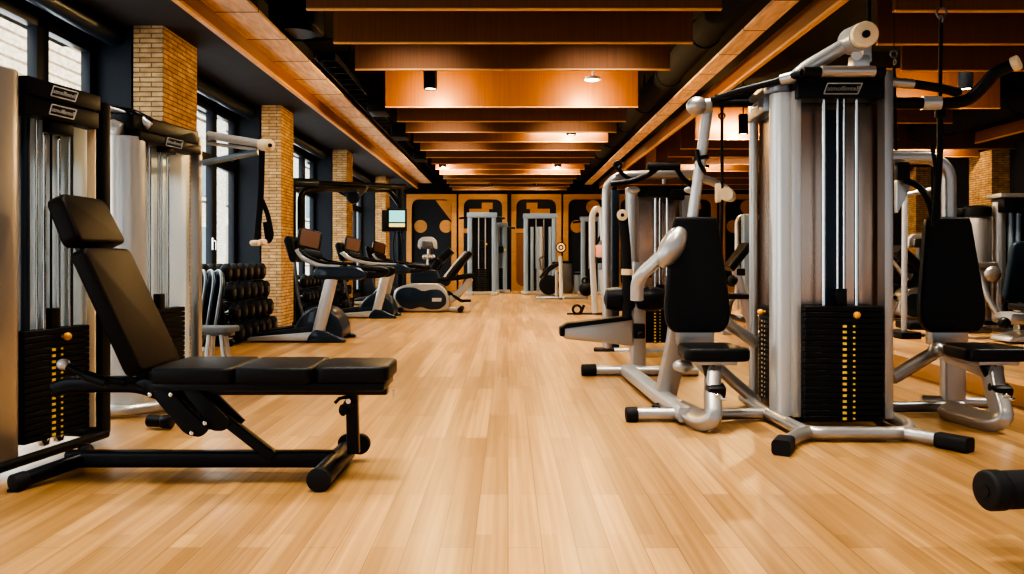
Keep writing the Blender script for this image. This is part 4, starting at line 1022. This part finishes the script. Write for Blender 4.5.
# ================================================================== FAR MACHINES BEFORE THE BACK WALL
def far_tower(name, label, px0, px1, ptop, Y, group=None, panel='frost', extra=True):
    def Q(px, py, d=0): return P(px, py, Y + d)
    x0, x1 = Q(px0, 0).x, Q(px1, 0).x; z1 = Q(0, ptop).z; cx = (x0 + x1) / 2
    g = thing(name, label, 'weight machine', (cx, Y, 0), 0, group)
    for x in (x0, x1):
        MB().tube([(x, Y, .0), (x, Y, z1)], 0, rect=(.13, .14, .03)).build('upright', 'bluegrey', g)
    MB().box((cx, Y, z1 - .06), (x1 - x0 + .17, .16, .14), bev=.02).build('top_beam', 'bluegrey', g)
    MB().box((cx, Y, .05), (x1 - x0 + .3, .16, .09), bev=.02).box((x0, Y - .02, .04), (.16, .8, .08), bev=.02).box((x1, Y - .02, .04), (.16, .8, .08), bev=.02).build('base_frame', 'silver', g)
    for k in (.36, .64): MB().cyl((x0 + (x1 - x0) * k, Y + .04, .1), (x0 + (x1 - x0) * k, Y + .04, z1 - .1), .018, seg=10).build('guide_rod', 'silver', g)
    MB().box((cx, Y + .12, z1 * .5), (x1 - x0 - .1, .02, z1 - .2)).build('back_panel', 'black_metal', g)
    st = MB().box((cx, Y + .05, .40), (.05, .05, .6)).build('weight_stack', 'black_metal', g)
    p0 = MB().box((cx, Y + .05, .14), ((x1 - x0) * .55, .2, .055), bev=.006, seg=1).build('weight_plate', 'black_plate', st)
    for k in range(1, 10):
        c = p0.copy(); COL.objects.link(c); c.parent = st; c.location = (0, 0, .062 * k)
    if extra:
        MB().box((cx, Y - .09, z1 * .62), (.14, .12, .2), bev=.03).cyl((cx, Y - .08, z1 * .62), (cx, Y - .08, .9), .012).build('pulley_carriage', 'black_plastic', g)
        MB().tube([(x1 + .05, Y, z1 - .12), (x1 + .28, Y - .2, z1 - .16)], .03).tube([(x0 - .05, Y, z1 - .12), (x0 - .28, Y - .2, z1 - .16)], .03).build('pull_bar', 'black_plastic', g)
        MB().sphere((cx + .12, Y - .1, z1 * .62), .03).build('knob', 'yellow', g)
    return g
far_tower('cable_machine', 'pale silver cable tower before the back wall, left of the black post', 470, 494, 213, 22.2, 'cable towers by the back wall')
g = far_tower('cable_machine', 'silver cable tower with smoked panels, right of the black post', 526, 554, 214, 22.6, 'cable towers by the back wall', extra=False)
Y = 22.6
for px, m_ in ((532, 'bluegrey'), (538, 'bluegrey'), (541, 'silver'), (550, 'bluegrey')):
    MB().box((P(px, 0, Y).x, Y - .03, .98), (.09, .1, 1.86), bev=.02).build('upright', m_, g)
far_tower('cable_machine', 'blue-grey cable tower by the back wall, right of the round plate stand', 583, 600, 217, 22.4, 'cable towers by the back wall')
far_tower('cable_machine', 'narrow dark cable tower behind the pale one, left of the black post', 497, 505, 223, 23.6, 'cable towers by the back wall')

g = thing('exercise_bike', 'dark spin bike before the smoked tower near the back wall', 'exercise bike', (1.4, 21.0, 0))
Y = 21.0
def Q(px, py, d=0): return P(px, py, Y + d)
MB().cyl(Q(549, 285, -.05), Q(549, 285, .05), .26, seg=28, bev=.02).build('flywheel', 'black_plastic', g)
MB().tube([Q(541, 290), Q(546, 272), Q(555, 266), Q(561, 263)], .045, .2).tube([Q(549, 285), Q(558, 272)], .04).build('frame', 'black_metal', g)
MB().box(Q(557, 263), (.26, .2, .07), bev=.03).build('saddle', 'leather', g)
MB().tube([Q(541, 270), Q(539, 258), Q(544, 256)], .03, .05).build('handlebar', 'silver_dk', g)
MB().box(Q(549, 296), (.7, .12, .06), bev=.02).build('base', 'silver_dk', g)

g = thing('plate_stand', 'slim silver stand with a round plate on top, on a T base in the aisle', 'exercise stand', (1.3, 20.0, 0))
Y = 20.0
MB().tube([Q(536, 298.6), Q(588, 298.6)], .05).tube([Q(561, 299, -.35), Q(561, 297, .35)], .045).build('base', 'silver_dk', g)
MB().tube([Q(561.5, 299, -.3), Q(560.5, 256, -.1)], 0, rect=(.09, .08, .02)).tube([Q(556.5, 298, .2), Q(556.5, 270, .1)], 0, rect=(.07, .07, .02)).build('post', 'silver_lt', g)
MB().tube([Q(540, 278), Q(548, 267), Q(559, 263)], .03, .2).build('side_arm', 'black_metal', g)
MB().cyl(Q(561, 247.5, -.2), Q(561, 247.5, -.10), .135, seg=32, bev=.015).build('round_plate', 'black_plastic', g)
MB().torus(Q(561, 247.5, -.21), .085, .022, axis=(0, 1, 0)).cyl(Q(561, 247.5, -.23), Q(561, 247.5, -.2), .035).build('plate_ring', 'cream', g)

g = thing('chest_press_machine', 'silver chest press with arched frame and pink placard, beyond the leg machine', 'weight machine', (1.65, 14.4, 0))
Y = 14.4
MB().tube([Q(595, 313), Q(592.5, 260), Q(592, 215), Q(596, 208), Q(602, 211), Q(603, 240)], 0, .12, rect=(.11, .09, .03)).build('arched_frame', 'silver_lt', g)
MB().tube([Q(602, 270), Q(604, 292), Q(609, 314)], .06, .2).build('lever_arm', 'silver_lt', g)
MB().box(Q(601.5, 251, -.1), (.20, .03, .22), bev=.01).build('placard', 'pink', g)
MB().box(Q(601.5, 260.5, -.1), (.2, .08, .1), bev=.02).tube([Q(596, 244), Q(601, 236), Q(604, 240)], .03, .05).build('bracket', 'black_plastic', g)
MB().tube([Q(567, 314.5), Q(606, 314.5)], .035).build('floor_bar', 'black_metal', g)
MB().torus(Q(577, 309.5, -.02), .075, .022, axis=(0, 1, 0)).tube([Q(581, 313), Q(584, 305)], .025).build('foot_ring', 'black_plastic', g)

# clutter by the wall, right of the stand
g = thing('kettlebell', 'black round kettlebell on the floor before the blue-grey tower', 'kettlebell', P(586, 288, 21.6)[:2] + (0,))
Y = 21.6
MB().sphere((Q(586, 0).x, Y, .19), .19).build('ball', 'black_plate', g)
MB().torus((Q(586, 0).x, Y, .40), .10, .03, axis=(0, 1, 0)).build('handle', 'black_metal', g)
for i, (px, w, h, mt, lb) in enumerate([(567, .30, .95, 'silver_dk', 'grey storage crate standing upright near the back wall, behind the stand'), (578.5, .28, .62, 'bluegrey', 'low blue-grey crate near the back wall, beside the taller crate')]):
    g = thing('storage_crate', lb, 'crate', (P(px, 0, 23.4).x, 23.4, 0))
    MB().box((P(px, 0, 23.4).x, 23.4, h / 2), (w, .4, h), bev=.03).build('body', mt, g)
    MB().box((P(px, 0, 23.4).x, 23.4, h - .04), (w + .05, .45, .07), bev=.015).build('lid', 'black_plastic', g)

# ================================================================== RIGHT BAY
g = thing('cable_machine', 'silver round-column weight machine in the right bay, left of its neighbour', 'weight machine', (6.3, 11.0, 0))
Y = 11.0
c = Q(977, 0)
MB().lathe([(.15, .05), (.16, .08), (.16, 1.56), (.15, 1.58)], (c.x, Y, 0), seg=32).build('round_column', 'silver', g)
MB().lathe([(.175, 1.58), (.18, 1.60), (.18, 1.70), (.14, 1.73)], (c.x, Y, 0), seg=32).build('column_cap', 'black_plastic', g)
MB().box((c.x + .02, Y - .1, .92), (.34, .16, .08), bev=.03).sphere((c.x + .12, Y - .14, .80), .12, sc=(1, .7, 1)).tube([(c.x - .2, Y, .75), (c.x - .12, Y - .15, .5), (c.x + .0, Y - .2, .1)], .05).build('lower_arm', 'silver', g)
MB().cyl((c.x - .28, Y + .1, 1.63), (c.x - .05, Y + .1, 1.65), .07, seg=18, bev=.02).build('roller_grip', 'foam', g)
MB().box((c.x - .1, Y, .04), (.34, .5, .07), bev=.03).build('base', 'silver_dk', g)
g = thing('cable_machine', 'weight tower with black header and silver rods at right edge of the bay', 'weight machine', (7.0, 11.0, 0))
xa, xb = Q(995, 0).x, Q(1046, 0).x
MB().cyl((xa + .05, Y, .06), (xa + .05, Y, 1.78), .085, seg=24).build('side_column', 'silver', g)
MB().box(((xa + xb) / 2, Y - .05, 1.73), (xb - xa, .3, .20), bev=.02).build('header', 'black_plastic', g)
MB().box(((xa + xb) / 2, Y - .05, 1.86), (xb - xa + .1, .34, .06), bev=.015).build('header_cap', 'silver', g)
for k in (.26, .40, .60, .75): MB().cyl((xa + (xb - xa) * k, Y - .05, .1), (xa + (xb - xa) * k, Y - .05, 1.65), .036, seg=14).build('guide_rod', 'bluegrey', g)
MB().box(((xa + xb) / 2, Y + .12, .9), (xb - xa, .05, 1.7), bev=.01).build('back_panel', 'navy_metal', g)
st = MB().box(((xa + xb) / 2, Y - .05, .4), (.05, .05, .6)).build('weight_stack', 'black_metal', g)
p0 = MB().box(((xa + xb) / 2, Y - .05, .12), ((xb - xa) * .75, .2, .055), bev=.006, seg=1).build('weight_plate', 'black_plate', st)
for k in range(1, 11):
    q = p0.copy(); COL.objects.link(q); q.parent = st; q.location = (0, 0, .062 * k)
MB().torus((xa + .3, Y - .25, .72), .22, .03, axis=(0, 1, 0), a0=0, a1=PI).tube([(xa + .08, Y - .25, .72), (xa + .08, Y - .22, .1)], .035).tube([(xa + .52, Y - .25, .72), (xa + .52, Y - .22, .1)], .035).build('lower_frame', 'black_metal', g)
MB().box(((xa + xb) / 2, Y - .05, .04), (xb - xa, .5, .07), bev=.03).build('base', 'silver_dk', g)

g = thing('seated_bench', 'blue-black padded seat on a silver base at the right edge, in the right bay', 'weight bench', (6.35, 9.9, 0))
Y = 9.9
MB().prism(round_poly([(Q(1004, 0).x, .47), (Q(1050, 0).x, .47), (Q(1046, 0).x, 1.22), (Q(1014, 0).x, 1.22)], .10), 'xz', Y - .0, Y + .09, bev=.03).build('backrest', 'leather_bl', g)
MB().prism(round_poly([(Q(998, 0).x, Y - .55), (Q(1050, 0).x, Y - .55), (Q(1050, 0).x, Y - .05), (Q(1003, 0).x, Y - .05)], .08), 'xy', .38, .46, bev=.025).build('seat', 'leather', g)
MB().tube([Q(1022, 305, .05), Q(1022, 338, -.1)], 0, rect=(.16, .13, .03)).box(Q(1015, 318, -.3), (.35, .4, .14), bev=.05).build('pedestal', 'silver', g)
MB().prism(round_poly([(Q(984, 0).x, .02), (Q(1050, 0).x, .02), (Q(1050, 0).x, .16), (Q(1008, 0).x, .13), (Q(986, 0).x, .07)], .05), 'xz', Y - .5, Y - .1, bev=.03).build('base', 'silver_lt', g)
MB().tube([Q(979, 272, .0), Q(988, 298, -.1), Q(1000, 318, -.2)], .035, .05).build('side_arm', 'silver', g)
MB().box(Q(982, 322, .2), (.5, .3, .06), bev=.02).sphere(Q(1004, 323, -.5), .07).build('foot_plate', 'black_plastic', g)
# ================================================================== LIGHT, CAMERA
def area(name, loc, rot, sx, sy, power, col, spread=None):
    l = bpy.data.lights.new(name, 'AREA'); l.shape = 'RECTANGLE'; l.size = sx; l.size_y = sy; l.energy = power; l.color = col
    if spread: l.spread = math.radians(spread)
    o = bpy.data.objects.new(name, l); COL.objects.link(o); o.location = loc; o.rotation_euler = [math.radians(a) for a in rot]
    return o
for i in range(len(COLS)):
    y0 = COLS[i][1]; y1 = COLS[i + 1][0] if i + 1 < len(COLS) else YB
    area('window_light', (-4.05, (y0 + y1) / 2, 1.7), (0, -90, 0), 2.5, y1 - y0 - .2, 95 * (y1 - y0) / 3.5, (.93, .97, 1.0))
# added warm fill lamps above baffle-bottom height, shining down to brighten the floor
for y in (0.5, 3.2, 5.2, 8.35, 10.3, 12.8, 15.0, 18.2, 21.5, 23.8):
    for x in (-1.0, 1.0):
        area('aisle_fill_lamp', (x, y, 3.75), (0, 0, 0), .8, .3, 32, (1, .90, .76), 100)
for y in (1.0, 5.0, 9.9, 13.2, 17.2, 21.6):
    area('bay_fill_lamp', (5.2, y, 3.75), (0, 0, 0), 1.6, .3, 95, (1, .88, .72), 105)  # added fill over the right bay, no fixture
for x, y, w_, pw in ((1.08, 14.1, 1.2, 40), (-1.45, 19.62, .8, 45), (1.15, 19.62, .9, 45), (3.95, 13.8, .9, 40), (4.6, 18.9, 1.4, 26), (8.6, 16.15, 1.2, 30), (7.0, 18.9, 1.4, 30)):
    area('strip_lamp', (x, y, 3.36), (58, 0, 0), w_, .06, pw, (1, .72, .36))
s = bpy.data.lights.new('sun', 'SUN'); s.energy = 9; s.angle = .02; s.color = (1, .95, .86)
so = bpy.data.objects.new('sun', s); COL.objects.link(so); so.rotation_euler = Vector((-.75, .12, -.65)).to_track_quat('-Z', 'Y').to_euler()
w = bpy.data.worlds.new('world'); scene.world = w; w.use_nodes = True
bg = w.node_tree.nodes['Background']; bg.inputs[0].default_value = (.80, .90, 1.0, 1); bg.inputs[1].default_value = .60

cam = bpy.data.cameras.new('camera'); co = bpy.data.objects.new('camera', cam); COL.objects.link(co)
co.location = (0, 0, 1.0); co.rotation_euler = (math.radians(90), 0, 0)
cam.sensor_fit = 'HORIZONTAL'; cam.sensor_width = 36; cam.lens = 36 * 800 / 1024
cam.shift_x = 4 / 1024; cam.shift_y = -28 / 1024
cam.clip_start = .05; cam.clip_end = 200
scene.camera = co
scene.view_settings.view_transform = 'AgX'
scene.view_settings.look = 'AgX - High Contrast'
scene.view_settings.exposure = 0.35
